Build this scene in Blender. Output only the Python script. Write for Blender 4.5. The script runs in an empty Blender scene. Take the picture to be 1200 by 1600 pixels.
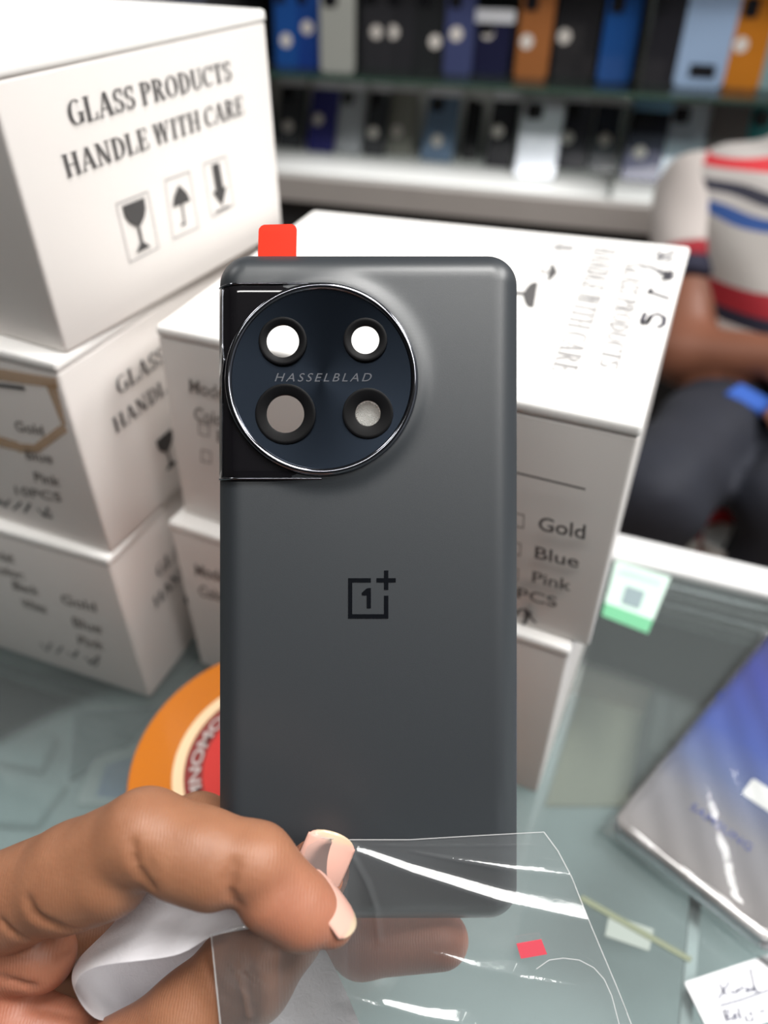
import bpy, bmesh, math, random
import numpy as np
from mathutils import Vector, Matrix
random.seed(7)
C = bpy.context.scene.collection
SC = bpy.context.scene
R = math.radians

# ------------------------------------------------------------------ camera, world, lamps
CAM_H = 0.327                       # camera height above the counter glass (counter glass = z 0)
F_PX = 1202.0                       # focal length for a 1200 x 1600 frame
PITCH = 0.6846
cam_d = bpy.data.cameras.new('camera'); cam = bpy.data.objects.new('camera', cam_d); C.objects.link(cam)
cam.location = (0, 0, CAM_H); cam.rotation_euler = (math.pi/2-PITCH, 0, 0)
cam_d.sensor_fit = 'VERTICAL'; cam_d.sensor_height = 36; cam_d.sensor_width = 36
cam_d.lens = 36*F_PX/1600; cam_d.clip_start = 0.01; cam_d.clip_end = 50
cam_d.dof.use_dof = True; cam_d.dof.focus_distance = 0.183; cam_d.dof.aperture_fstop = cam_d.lens/3.3
SC.camera = cam
SC.view_settings.view_transform = 'Standard'; SC.view_settings.look = 'None'
SC.view_settings.gamma = 1; SC.view_settings.use_curve_mapping = False
SC.view_settings.exposure = 0.22
w = bpy.data.worlds.new('world'); SC.world = w; w.use_nodes = True
w.node_tree.nodes['Background'].inputs[0].default_value = (.80, .84, .90, 1)
w.node_tree.nodes['Background'].inputs[1].default_value = 0.22
def lamp(name, loc, sx, sy, power, col=(1, .985, .96), rot=(0, 0, 0)):
    l = bpy.data.lights.new(name, 'AREA'); l.shape = 'RECTANGLE'; l.size = sx; l.size_y = sy
    l.energy = power; l.color = col
    o = bpy.data.objects.new(name, l); o.location = loc; o.rotation_euler = rot; C.objects.link(o)
lamp('ceiling_lamp', (1.55, 0.15, 1.86), .60, .60, 31)
lamp('ceiling_lamp', (1.80, 1.10, 1.86), .60, .60, 28)
lamp('ceiling_lamp', (1.30, -0.95, 1.86), .60, .60, 6)
lamp('ceiling_lamp', (0.30, 0.15, 1.86), .60, .60, 25)
lamp('ceiling_lamp', (-1.70, 1.10, 1.86), .60, .60, 12)
TUBE = (0.40, -0.62, 1.80)
lamp('tube_lamp', TUBE, 2.4, .17, 16)
lamp('shelf_fill_light', (.46, 1.585, .018), 1.45, .012, 1.8, rot=(R(-40), 0, R(-16.3)))  # unseen fill light added under the glass shelf to brighten the lower row
SC.cycles.max_bounces = 8; SC.cycles.transparent_max_bounces = 16
SC.cycles.sample_clamp_indirect = 4.0
SC.cycles.caustics_reflective = False; SC.cycles.caustics_refractive = False

CP, SP = math.cos(PITCH), math.sin(PITCH)
def ray(px, py):
    x = (px-600)/F_PX; y = (800-py)/F_PX
    return Vector((x, CP+y*SP, -SP+y*CP))
CAMP = Vector((0, 0, CAM_H))
def at(px, py, d): return CAMP+ray(px, py)*d
def onz(px, py, z):
    r = ray(px, py); return CAMP+r*((z-CAM_H)/r.z)
def onplane(px, py, p0, n):
    r = ray(px, py); return CAMP+r*((Vector(p0)-CAMP).dot(n)/r.dot(n))
CAM_RIGHT = Vector((1, 0, 0)); CAM_UP = Vector((0, SP, CP)); CAM_BACK = Vector((0, -CP, SP))
CAM_ROT = Matrix((CAM_RIGHT, CAM_UP, CAM_BACK)).transposed().to_4x4()

# ------------------------------------------------------------------ materials
def lin(c):
    return tuple(((v/255)/12.92 if v/255 <= .04045 else ((v/255+.055)/1.055)**2.4) for v in c)
def newmat(name):
    m = bpy.data.materials.new(name); m.use_nodes = True
    return m, m.node_tree.nodes, m.node_tree.links, m.node_tree.nodes['Principled BSDF']
def mat(name, rgb, rough=.5, metal=0, coat=0, spec=.5, vary=0, vscale=40, bump=0, bscale=300, coord='Object', sheen=0, sss=0, trans=0, alpha=1):
    m, n, l, b = newmat(name)
    c = lin(rgb); b.inputs['Base Color'].default_value = (*c, 1)
    b.inputs['Roughness'].default_value = rough; b.inputs['Metallic'].default_value = metal
    b.inputs['Coat Weight'].default_value = coat; b.inputs['Coat Roughness'].default_value = .05
    b.inputs['Specular IOR Level'].default_value = spec; b.inputs['Alpha'].default_value = alpha
    b.inputs['Sheen Weight'].default_value = sheen
    if sss:
        b.inputs['Subsurface Weight'].default_value = sss; b.inputs['Subsurface Radius'].default_value = (.004, .0015, .0008)
        b.inputs['Subsurface Scale'].default_value = 1
    tc = n.new('ShaderNodeTexCoord')
    if vary:
        t = n.new('ShaderNodeTexNoise'); t.inputs['Scale'].default_value = vscale; t.inputs['Detail'].default_value = 4
        l.new(tc.outputs[coord], t.inputs['Vector'])
        mx = n.new('ShaderNodeMix'); mx.data_type = 'RGBA'
        mx.inputs[6].default_value = (*[v*(1-vary) for v in c], 1); mx.inputs[7].default_value = (*[min(1, v*(1+vary)) for v in c], 1)
        l.new(t.outputs['Fac'], mx.inputs[0]); l.new(mx.outputs[2], b.inputs['Base Color'])
    if bump:
        t = n.new('ShaderNodeTexNoise'); t.inputs['Scale'].default_value = bscale; t.inputs['Detail'].default_value = 3
        l.new(tc.outputs[coord], t.inputs['Vector'])
        bp = n.new('ShaderNodeBump'); bp.inputs['Strength'].default_value = bump; bp.inputs['Distance'].default_value = .0006
        l.new(t.outputs['Fac'], bp.inputs['Height']); l.new(bp.outputs['Normal'], b.inputs['Normal'])
    return m
def clear(name, tint=(1, 1, 1), rough=.04, milky=0., ior=1.45, milk=(1, 1, 1), bump=0, bscale=60, gl=1.0):
    """clear sheet: light passes straight through, the surface mirrors by Fresnel, a little haze"""
    m, n, l, b = newmat(name); n.remove(b)
    out = n['Material Output']
    tr = n.new('ShaderNodeBsdfTransparent'); tr.inputs[0].default_value = (*tint, 1)
    df = n.new('ShaderNodeBsdfDiffuse'); df.inputs[0].default_value = (*milk, 1)
    m1 = n.new('ShaderNodeMixShader'); m1.inputs[0].default_value = milky
    l.new(tr.outputs[0], m1.inputs[1]); l.new(df.outputs[0], m1.inputs[2])
    g = n.new('ShaderNodeBsdfGlossy'); g.inputs['Roughness'].default_value = rough
    f = n.new('ShaderNodeFresnel'); f.inputs['IOR'].default_value = ior
    mm = n.new('ShaderNodeMath'); mm.operation = 'MULTIPLY'; mm.inputs[1].default_value = gl; mm.use_clamp = True
    l.new(f.outputs[0], mm.inputs[0])
    m2 = n.new('ShaderNodeMixShader'); l.new(mm.outputs[0], m2.inputs[0]); l.new(m1.outputs[0], m2.inputs[1]); l.new(g.outputs[0], m2.inputs[2])
    if bump:
        tc = n.new('ShaderNodeTexCoord'); t = n.new('ShaderNodeTexNoise'); t.inputs['Scale'].default_value = bscale
        l.new(tc.outputs['Object'], t.inputs['Vector'])
        bp = n.new('ShaderNodeBump'); bp.inputs['Strength'].default_value = bump; bp.inputs['Distance'].default_value = .001
        l.new(t.outputs['Fac'], bp.inputs['Height']); l.new(bp.outputs[0], g.inputs['Normal']); l.new(bp.outputs[0], f.inputs['Normal'])
    l.new(m2.outputs[0], out.inputs[0])
    return m
def ramp_mat(name, stops, axis=1, rough=.2, metal=.3, coat=.5, coord='Generated', const=False):
    m, n, l, b = newmat(name)
    tc = n.new('ShaderNodeTexCoord'); sx = n.new('ShaderNodeSeparateXYZ'); cr = n.new('ShaderNodeValToRGB')
    l.new(tc.outputs[coord], sx.inputs[0]); l.new(sx.outputs[axis], cr.inputs[0]); l.new(cr.outputs[0], b.inputs['Base Color'])
    e = cr.color_ramp.elements
    while len(e) < len(stops): e.new(.5)
    for k, (p, c) in enumerate(stops): e[k].position = p
    for k, (p, c) in enumerate(stops): e[k].color = (*lin(c), 1)
    if const: cr.color_ramp.interpolation = 'CONSTANT'
    b.inputs['Roughness'].default_value = rough; b.inputs['Metallic'].default_value = metal; b.inputs['Coat Weight'].default_value = coat
    return m

# ------------------------------------------------------------------ object helpers
def link(name, me, m, parent=None, smooth=False):
    o = bpy.data.objects.new(name, me); C.objects.link(o)
    if m is not None: me.materials.append(m)
    if parent is not None: o.parent = parent
    if smooth:
        for p in me.polygons: p.use_smooth = True
    return o
def obj(name, verts, faces, m, parent=None, smooth=False):
    me = bpy.data.meshes.new(name); me.from_pydata([tuple(v) for v in verts], [], [tuple(int(i) for i in f) for f in faces]); me.update()
    return link(name, me, m, parent, smooth)
def bobj(name, bm, m, parent=None, smooth=False, autosmooth=None):
    me = bpy.data.meshes.new(name)
    bmesh.ops.recalc_face_normals(bm, faces=bm.faces)
    bm.to_mesh(me); bm.free()
    o = link(name, me, m, parent, smooth)
    if autosmooth: me.set_sharp_from_angle(angle=R(autosmooth))
    return o
def tag(o, label, cat=None, group=None, kind=None):
    if label: o['label'] = label
    if cat: o['category'] = cat
    if group: o['group'] = group
    if kind: o['kind'] = kind
    return o
def thing(name, label, cat, mw=None, group=None):
    o = bpy.data.objects.new(name, None); C.objects.link(o); o.empty_display_size = .01
    if mw is not None: o.matrix_world = mw
    return tag(o, label, cat, group)
def hexa(corners, bev=.0012, seg=3):
    """corners: bottom 4 (ccw) then top 4"""
    bm = bmesh.new(); v = [bm.verts.new(c) for c in corners]
    for f in ((3, 2, 1, 0), (4, 5, 6, 7), (0, 1, 5, 4), (1, 2, 6, 5), (2, 3, 7, 6), (3, 0, 4, 7)): bm.faces.new([v[i] for i in f])
    if bev: bmesh.ops.bevel(bm, geom=bm.edges[:]+bm.verts[:], offset=bev, segments=seg, profile=.6, affect='EDGES')
    return bm
def box(cx, cy, cz, sx, sy, sz, bev=.001, rot=0, seg=2):
    c, s = math.cos(rot), math.sin(rot)
    P = []
    for z in (cz-sz/2, cz+sz/2):
        for dx, dy in ((-1, -1), (1, -1), (1, 1), (-1, 1)):
            x, y = dx*sx/2, dy*sy/2; P.append((cx+x*c-y*s, cy+x*s+y*c, z))
    return hexa(P, bev, seg)
def lathe(profile, n=96, cap=False):
    bm = bmesh.new(); rings = []
    for r, z in profile: rings.append([bm.verts.new((r*math.cos(2*math.pi*i/n), r*math.sin(2*math.pi*i/n), z)) for i in range(n)])
    for a, b in zip(rings, rings[1:]):
        for i in range(n): bm.faces.new((a[i], a[(i+1) % n], b[(i+1) % n], b[i]))
    if cap: bm.faces.new(rings[-1])
    return bm
def curve_plate(splines, extrude, bevel=0, res=2):
    """filled 2D outline with holes -> mesh"""
    cu = bpy.data.curves.new('outline', 'CURVE'); cu.dimensions = '2D'; cu.fill_mode = 'BOTH'; cu.extrude = extrude; cu.bevel_depth = bevel; cu.bevel_resolution = res
    for pts in splines:
        s = cu.splines.new('POLY'); s.points.add(len(pts)-1); s.use_cyclic_u = True
        for k, p in enumerate(pts): s.points[k].co = (p[0], p[1], 0, 1)
    o = bpy.data.objects.new('outline', cu); C.objects.link(o)
    dg = bpy.context.evaluated_depsgraph_get()
    me = bpy.data.meshes.new_from_object(o.evaluated_get(dg)); bpy.data.objects.remove(o)
    return me
def circ(cx, cy, r, n=72): return [(cx+r*math.cos(2*math.pi*i/n), cy+r*math.sin(2*math.pi*i/n)) for i in range(n)]
def rrect(hw, hh, r, n=10, cx=0, cy=0):
    P = []
    for (sx, sy, a0) in ((1, 1, 0), (-1, 1, 90), (-1, -1, 180), (1, -1, 270)):
        for i in range(n+1):
            a = R(a0+90*i/n); P.append((cx+sx*(hw-r)+r*math.cos(a), cy+sy*(hh-r)+r*math.sin(a)))
    return P
# --- lettering: flat polygons in a unit box, mapped through four corners on a surface
def font_polys(s, shear=0, spacing=1.0, bold=0):
    cu = bpy.data.curves.new('lettering', 'FONT'); cu.body = s; cu.shear = shear; cu.space_character = spacing; cu.offset = bold; cu.resolution_u = 4
    o = bpy.data.objects.new('lettering', cu); C.objects.link(o)
    dg = bpy.context.evaluated_depsgraph_get()
    me = bpy.data.meshes.new_from_object(o.evaluated_get(dg)); bpy.data.objects.remove(o)
    V = [(v.co.x, v.co.y) for v in me.vertices]; Fc = [tuple(p.vertices) for p in me.polygons]
    bpy.data.meshes.remove(me)
    return V, Fc
def norm01(V):
    x0 = min(v[0] for v in V); x1 = max(v[0] for v in V); y0 = min(v[1] for v in V); y1 = max(v[1] for v in V)
    return [((v[0]-x0)/(x1-x0), (v[1]-y0)/(y1-y0)) for v in V]
def bil(q, u, v):
    return q[0]*(1-u)*(1-v)+q[1]*u*(1-v)+q[2]*u*v+q[3]*(1-u)*v
def decal(name, V, Fc, quad, n, m, parent, off=.0002):
    """quad: bottom-left, bottom-right, top-right, top-left in 3D; n: outward normal"""
    P = [bil(quad, u, v)+n*off for u, v in V]
    inv = parent.matrix_world.inverted() if parent else Matrix()
    return obj(name, [inv@p for p in P], Fc, m, parent)
def ribbon(pts, width, n):
    V = []; Fc = []
    pts = [Vector(p) for p in pts]
    for i, p in enumerate(pts):
        t = (pts[min(i+1, len(pts)-1)]-pts[max(i-1, 0)]).normalized(); s = t.cross(n).normalized()*width/2
        V += [p-s, p+s]
    for i in range(len(pts)-1): Fc.append((2*i, 2*i+1, 2*i+3, 2*i+2))
    return V, Fc
def strokes(name, lines, width, n, m, parent, off=.0002):
    V = []; Fc = []
    for L in lines:
        v, f = ribbon(L, width, n); k = len(V); V += [p+n*off for p in v]; Fc += [tuple(i+k for i in q) for q in f]
    inv = parent.matrix_world.inverted() if parent else Matrix()
    return obj(name, [inv@p for p in V], Fc, m, parent)
# --- a condensed bold serif, drawn stroke by stroke
def G_(*parts): return parts
def quadp(*p): return list(p)
def vst(x, w=.17, y0=0, y1=1): return [(x, y0), (x+w, y0), (x+w, y1), (x, y1)]
def srf(x, y, w=.30, h=.05): return [(x, y), (x+w, y), (x+w, y+h), (x, y+h)]
def diag(x0, y0, x1, y1, w): return [(x0, y0), (x0+w, y0), (x1+w, y1), (x1, y1)]
def arc(cx, cy, rx, ry, a0, a1, thick=.17, thin=.05, n=14):
    out = []
    for i in range(n):
        q = []
        for k, inn in ((i, 0), (i+1, 0), (i+1, 1), (i, 1)):
            a = R(a0+(a1-a0)*k/n); q.append((cx+(rx-inn*thick)*math.cos(a), cy+(ry-inn*thin)*math.sin(a)))
        out.append(q)
    return out
GL = {
 'G': (.72, arc(.36, .5, .36, .5, 50, 320)+[vst(.52, .16, .06, .46), srf(.42, .42, .32)]),
 'L': (.62, [vst(.08), srf(0, 0, .58), srf(0, .95), vst(.52, .06, 0, .3)]),
 'A': (.74, [diag(.02, 0, .32, 1, .07), diag(.52, 0, .30, 1, .17), srf(.16, .3, .38), srf(-.04, 0, .24), srf(.44, 0, .32)]),
 'S': (.54, arc(.26, .74, .24, .26, 30, 270, .14, .07)+arc(.26, .26, .24, .26, -150, 90, .14, .07)+[vst(.44, .05, .68, 1), vst(.02, .05, 0, .32)]),
 'P': (.62, [vst(.08), srf(0, 0), srf(0, .95)]+arc(.25, .74, .34, .26, -90, 90)),
 'R': (.72, [vst(.08), srf(0, 0), srf(0, .95), diag(.5, 0, .28, .5, .17), srf(.48, 0, .24)]+arc(.25, .74, .34, .26, -90, 90)),
 'O': (.74, arc(.36, .5, .36, .5, 0, 360, n=24)),
 'D': (.72, [vst(.08), srf(0, 0), srf(0, .95)]+arc(.25, .5, .44, .5, -90, 90)),
 'U': (.72, [vst(.08, .17, .3, 1), vst(.56, .07, .3, 1), srf(0, .95), srf(.46, .95, .26)]+arc(.355, .3, .275, .3, 180, 360, .14)),
 'C': (.66, arc(.36, .5, .36, .5, 45, 315)+[vst(.56, .05, .68, 1)]),
 'T': (.66, [vst(.24), srf(.14, 0, .36), srf(0, .94, .64, .06), vst(0, .05, .72, 1), vst(.59, .05, .72, 1)]),
 'H': (.80, [vst(.08), vst(.54), srf(0, 0), srf(0, .95), srf(.46, 0), srf(.46, .95), srf(.2, .47, .4)]),
 'N': (.80, [vst(.10, .07), vst(.60, .07), diag(.50, 0, .06, 1, .17), srf(0, 0, .27), srf(0, .95, .2), srf(.5, .95, .27)]),
 'E': (.64, [vst(.08), srf(0, 0, .58), srf(0, .95, .56), srf(.2, .48, .26), vst(.52, .06, 0, .28), vst(.50, .06, .74, 1), vst(.40, .05, .38, .62)]),
 'W': (1.05, [diag(.22, 0, .06, 1, .16), diag(.22, 0, .42, 1, .07), diag(.62, 0, .44, 1, .16), diag(.62, 0, .86, 1, .07), srf(0, .95, .28), srf(.38, .95, .26), srf(.78, .95, .24)]),
 'I': (.36, [vst(.09), srf(0, 0, .35), srf(0, .95, .35)]),
}
def serif_polys(s, gap=.05, space=.26):
    V = []; Fc = []; x = 0
    for ch in s:
        if ch == ' ': x += space; continue
        wd, polys = GL[ch]
        for q in polys:
            k = len(V); V += [(x+p[0], p[1]) for p in q]; Fc.append(tuple(range(k, k+len(q))))
        x += wd+gap
    return V, Fc
# --- meshes from signed distance fields (for bodies)
def roundcone(P, a, b, ra, rb):
    a = np.array(a); b = np.array(b); d = b-a
    t = np.clip(((P-a)@d)/(d@d+1e-12), 0, 1)
    q = P-a-t[..., None]*d
    return np.sqrt((q*q).sum(-1))-(ra+(rb-ra)*t)
def ball(P, c, r):
    q = P-np.array(c); return np.sqrt((q*q).sum(-1))-r
def ellip(P, c, rad, M=None):
    q = P-np.array(c)
    if M is not None: q = q@M
    rad = np.array(rad); k0 = np.sqrt(((q/rad)**2).sum(-1)); k1 = np.sqrt(((q/rad**2)**2).sum(-1))
    return k0*(k0-1)/np.maximum(k1, 1e-9)
def smin(a, b, k):
    h = np.clip(.5+.5*(b-a)/k, 0, 1); return b*(1-h)+a*h-k*h*(1-h)
def surface_nets(f, lo, hi, step):
    lo = np.array(lo, float); n = np.ceil((np.array(hi)-lo)/step).astype(int)+1
    xs = [lo[i]+step*np.arange(n[i]) for i in range(3)]
    D = np.empty(tuple(n), np.float32)
    for i in range(n[0]):
        Y, Z = np.meshgrid(xs[1], xs[2], indexing='ij')
        D[i] = f(np.stack([np.full_like(Y, xs[0][i]), Y, Z], -1))
    S = D < 0
    c = [S[dx:n[0]-1+dx, dy:n[1]-1+dy, dz:n[2]-1+dz] for dx in (0, 1) for dy in (0, 1) for dz in (0, 1)]
    cnt = sum(x.astype(np.int8) for x in c); act = (cnt > 0) & (cnt < 8)
    idx = np.full(act.shape, -1, np.int64); I = np.argwhere(act); idx[act] = np.arange(len(I))
    acc = np.zeros((len(I), 3)); num = np.zeros(len(I))
    offs = [(dx, dy, dz) for dx in (0, 1) for dy in (0, 1) for dz in (0, 1)]
    for a in range(8):
        for b in range(a+1, 8):
            if sum(abs(offs[a][k]-offs[b][k]) for k in range(3)) != 1: continue
            oa = np.array(offs[a]); ob = np.array(offs[b])
            da = D[tuple((I+oa).T)]; db = D[tuple((I+ob).T)]
            m = (da < 0) != (db < 0); t = np.where(m, da/np.where(m, da-db, 1), 0)
            acc += np.where(m[:, None], oa+(ob-oa)*t[:, None], 0); num += m
    V = lo+step*(I+acc/num[:, None])
    F = []
    for ax in range(3):
        u, v = [(1, 2), (2, 0), (0, 1)][ax]
        sl0 = [slice(None)]*3; sl1 = [slice(None)]*3; sl0[ax] = slice(0, -1); sl1[ax] = slice(1, None)
        E = np.argwhere(S[tuple(sl0)] != S[tuple(sl1)])
        E = E[(E[:, u] > 0) & (E[:, v] > 0) & (E[:, u] < n[u]-1) & (E[:, v] < n[v]-1)]
        eu = np.eye(3, dtype=int)[u]; ev = np.eye(3, dtype=int)[v]
        q = np.stack([idx[tuple((E-a).T)] for a in (eu+ev, ev, 0*eu, eu)], 1)
        flip = S[tuple(E.T)]
        q[~flip] = q[~flip][:, ::-1]
        F.append(q)
    F = np.concatenate(F); F = F[(F >= 0).all(1)]
    return V, F
def sdf_obj(name, f, lo, hi, step, m, parent=None):
    V, F = surface_nets(f, lo, hi, step)
    me = bpy.data.meshes.new(name); me.from_pydata(V.tolist(), [], F.tolist()); me.update()
    return link(name, me, m, parent, True)
def l2w(o):
    m = o.matrix_basis.copy()
    while o.parent is not None:
        o = o.parent; m = o.matrix_basis @ m
    return m
def wobj(name, bm, m, parent=None, smooth=False, autosmooth=None):
    """bmesh in world coordinates -> child of parent"""
    if parent is not None: bm.transform(l2w(parent).inverted())
    return bobj(name, bm, m, parent, smooth, autosmooth)
Z = Vector((0, 0, 1))

# ------------------------------------------------------------------ materials of the place
M_floor = mat('floor_tile', (120, 116, 110), .5, vary=.15, vscale=3)
M_wall = mat('grey_wall', (84, 88, 102), .8, vary=.1, vscale=4)
M_ceil = mat('ceiling_board', (172, 172, 170), .9)
M_card = mat('white_cardboard', (230, 225, 221), .42, spec=.4, vary=.02, vscale=30)
M_cardside = mat('white_cardboard_lid', (240, 238, 235), .38, spec=.45)
M_ink = mat('black_print', (62, 60, 60), .6)
M_inkgrey = mat('grey_print', (82, 80, 80), .6)
M_inksoft = mat('soft_grey_print', (122, 116, 112), .6)
M_inkpale = mat('pale_grey_print', (160, 158, 158), .6)
M_pen = mat('marker_pen', (70, 68, 78), .6)
M_tape = mat('yellowed_tape', (188, 142, 78), .3, alpha=.55)
M_glass = clear('counter_glass', (.86, .91, .91), .03, .10, 1.5, (.55, .62, .62), gl=1.2)
M_shelfglass = clear('shelf_glass', (.86, .93, .90), .05, .06, 1.5, (.40, .52, .48))
M_glassedge = mat('green_glass_edge', (52, 84, 72), .15, spec=.8)
M_trim = mat('white_aluminium', (225, 225, 225), .3, metal=.0, spec=.6)
M_alu = mat('satin_aluminium', (190, 190, 192), .35, metal=.7)
M_beige = mat('beige_laminate', (222, 194, 172), .5)
M_inner = mat('grey_green_board', (196, 204, 204), .5, vary=.08, vscale=14)
M_dark = mat('dark_inside', (40, 40, 42), .7)
M_grey = mat('grey_laminate', (168, 162, 158), .5, vary=.05, vscale=12)
M_white = mat('white_plastic', (232, 233, 232), .35)

# ------------------------------------------------------------------ room
FLOOR = -0.78
def slab(name, x0, x1, y0, y1, z0, z1, m):
    o = bobj(name, box((x0+x1)/2, (y0+y1)/2, (z0+z1)/2, x1-x0, y1-y0, z1-z0, 0), m); return tag(o, None, None, None, 'structure')
slab('floor', -3, 3, -2.5, 2.6, FLOOR-.05, FLOOR, M_floor)
slab('wall_back', -3, 3, 2.5, 2.6, FLOOR, 1.95, M_wall)
slab('wall_rear', -3, 3, -2.6, -2.5, FLOOR, 1.95, mat('dark_rear_wall', (58, 58, 62), .8))
slab('wall_left_blocker', -3.1, -3, -2.5, 2.6, FLOOR, 1.95, mat('dark_light_blocker', (62, 60, 60), .8))  # unseen dark wall added to cut ambient light from the left
slab('ceiling', -3, 3, -2.5, 2.6, 1.92, 1.97, M_ceil)

# ------------------------------------------------------------------ glass counter
CA = R(-21.3); cu = Vector((math.cos(CA), math.sin(CA), 0)); cv = Vector((-math.sin(CA), math.cos(CA), 0))
F0 = Vector((.1426, .3652, 0))
def cpt(a, b, z): return F0+cu*a+cv*b+Z*z
def cbox(a0, a1, b0, b1, z0, z1, bev=.001):
    return hexa([cpt(a0, b0, z0), cpt(a1, b0, z0), cpt(a1, b1, z0), cpt(a0, b1, z0), cpt(a0, b0, z1), cpt(a1, b0, z1), cpt(a1, b1, z1), cpt(a0, b1, z1)], bev)
counter = thing('display_counter', 'glass topped display counter with white metal edge, carrying the boxes', 'counter', Matrix.Translation((cpt(0, -.35, FLOOR))))
wobj('glass_top', cbox(-1.0, .62, -.80, -.012, -.008, 0, .0008), M_glass, counter)
wobj('edge_trim', cbox(-1.0, .62, -.012, .012, -.030, .004, .003), M_trim, counter)
wobj('back_panel', cbox(-1.0, .62, -.012, .006, FLOOR+.02, -.030, 0), M_beige, counter)
wobj('front_panel', cbox(-1.0, .62, -.80, -.785, FLOOR+.02, -.008, 0), M_grey, counter)
wobj('end_panel', cbox(.61, .62, -.785, -.012, FLOOR+.02, -.008, 0), M_grey, counter)
wobj('end_panel', cbox(-1.0, -.99, -.785, -.012, FLOOR+.02, -.008, 0), M_grey, counter)
wobj('inner_shelf', cbox(-.99, .61, -.785, -.012, -.145, -.135, 0), M_inner, counter)
# glass joint strip running away from the viewer
p = onz(1082, 1440, -.012); q = onz(1072, 1560, -.012)
d_ = (p-q).normalized(); p += d_*.02; q -= d_*.16; s_ = Vector((d_.y, -d_.x, 0))*.0022
wobj('joint_strip', hexa([q-s_, q+s_, p+s_, p-s_]+[x+Z*.0036 for x in (q-s_, q+s_, p+s_, p-s_)], .0004), M_trim, counter)

# things inside the counter, seen through the glass
SHZ = -.135
def flat_on(name, label, cat, quad, z, h, m, group=None, bev=.0008):
    P = [onz(x, y, z) for x, y in quad]
    c = sum(P, Vector())/4
    t = thing(name, label, cat, Matrix.Translation((c.x, c.y, z)), group)
    wobj('body', hexa([Vector((v.x, v.y, z)) for v in P]+[Vector((v.x, v.y, z+h)) for v in P], bev), m, t, True, 35)
    return t
M_case = mat('dark_fabric', (84, 82, 80), .8, vary=.35, vscale=60)
c0 = cpt(.16, -.055, SHZ)
ds = thing('storage_tray', 'dark grey mottled tray under the glass against the back panel', 'tray', Matrix.Translation(c0))
wobj('body', cbox(.05, .30, -.085, -.016, SHZ, SHZ+.060, .004), M_case, ds, True, 35)
ln = []
for k in range(7):
    a = .06+.033*k; ln.append(wobj('compartment', cbox(a, a+.026, -.078, -.023, SHZ+.060, SHZ+.064, .001), mat('compartment_%d' % k, [(70, 66, 64), (104, 70, 66), (60, 62, 66), (110, 104, 92), (64, 60, 58), (90, 94, 92), (58, 56, 58)][k], .6), ds))
flat_on('cardboard_sheet', 'beige cardboard sheet on the counter shelf beside the box stack', 'cardboard', [(850, 1262), (985, 1262), (1075, 1110), (905, 1085)], SHZ, .003, mat('beige_board', (196, 184, 160), .6))
M_bagpale = mat('pale_grey_pack', (186, 198, 198), .25, coat=.4, vary=.12, vscale=40)
M_bagteal = mat('teal_grey_pack', (96, 116, 118), .3, coat=.4, vary=.15, vscale=30)
g1 = 'flat packs under the counter glass'
flat_on('flat_pack', 'pale grey pack under the glass at the left frame edge, nearer the hand', 'packet', [(-90, 1290), (60, 1300), (110, 1235), (-60, 1205)], SHZ, .010, M_bagpale, g1, .003)
flat_on('flat_pack', 'long pale grey pack under the glass below the lowest left carton', 'packet', [(-90, 1185), (70, 1215), (95, 1160), (-60, 1110)], SHZ, .012, M_bagpale, g1, .003)
flat_on('flat_pack', 'dark teal grey pack under the glass between pale packs and tape roll', 'packet', [(110, 1225), (200, 1170), (250, 1110), (120, 1120)], SHZ, .006, M_bagteal, g1, .002)
cp = flat_on('phone_pack', 'pale blue rounded pack with white border under the glass beside the tape roll', 'packet', [(120, 1262), (215, 1262), (235, 1165), (150, 1185)], SHZ, .006, M_white, None, .003)
P = [onz(x, y, SHZ+.0066) for x, y in ((150, 1245), (205, 1250), (218, 1180), (165, 1195))]
wobj('blue_face', hexa(P+[v+Z*.0006 for v in P], .0002), mat('pale_blue', (176, 188, 216), .3), cp)

# ------------------------------------------------------------------ cartons
H = CAM_H
def carton(label, N, u, n, wu, wn, z0, z1, corners=None, group='white glass product cartons'):
    """N near bottom corner (x, y); u along the right-hand face, n along the other one"""
    if corners is None:
        N = Vector((N[0], N[1], 0)); b = [N, N+u*wu, N+u*wu+n*wn, N+n*wn]; bot = [Vector((p.x, p.y, z0)) for p in b]; top = [Vector((p.x, p.y, z1)) for p in b]
    else: bot, top = corners
    c = sum(bot, Vector())/4
    t = thing('carton', label, 'box', Matrix.Translation(c), group)
    lt = .0045
    cut = [a+(b-a)*(1-lt/(z1-z0)) for a, b in zip(bot, top)]
    wobj('body', hexa(bot+cut, .0016), M_card, t, True, 40)
    cc = sum(cut, Vector())/4
    grow = lambda L, e: [p+Vector((p.x-cc.x, p.y-cc.y, 0)).normalized()*e for p in L]
    wobj('lid', hexa(grow(cut, .0007)+grow(top, .0002), .0019, 4), M_cardside, t, True, 40)
    return t, bot, top
def uvdir(a): return Vector((math.cos(a), math.sin(a), 0)), Vector((-math.sin(a), math.cos(a), 0))
zb, zt = .3078*H, .6060*H
Cz, Bz, Az = .300*H, .5878*H, .8750*H
# lower-left stack: three cartons
uC, nC = uvdir(1.2136); NC = Vector((-.3703*H, .7578*H, 0))
cartC, botC, topC = carton('lowest carton of the left stack, white, resting on the counter glass', NC, uC, nC, .4463*H, .5639*H, 0, Cz)
uB, nB = uvdir(1.1704); NB = Vector((-.3668*H, .7675*H, 0))
cartB, botB, topB = carton('middle carton of the left stack, white with yellowed tape on its side', NB, uB, nB, .4463*H, .5639*H, Cz, Bz)
uA, nA = uvdir(1.0967); NA = Vector((-.3584*H, .7860*H, 0))
cartA, botA, topA = carton('top white carton of the left stack with glass warning lettering and three symbols', NA, uA, nA, .4463*H, .5639*H, Bz, Az)
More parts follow.
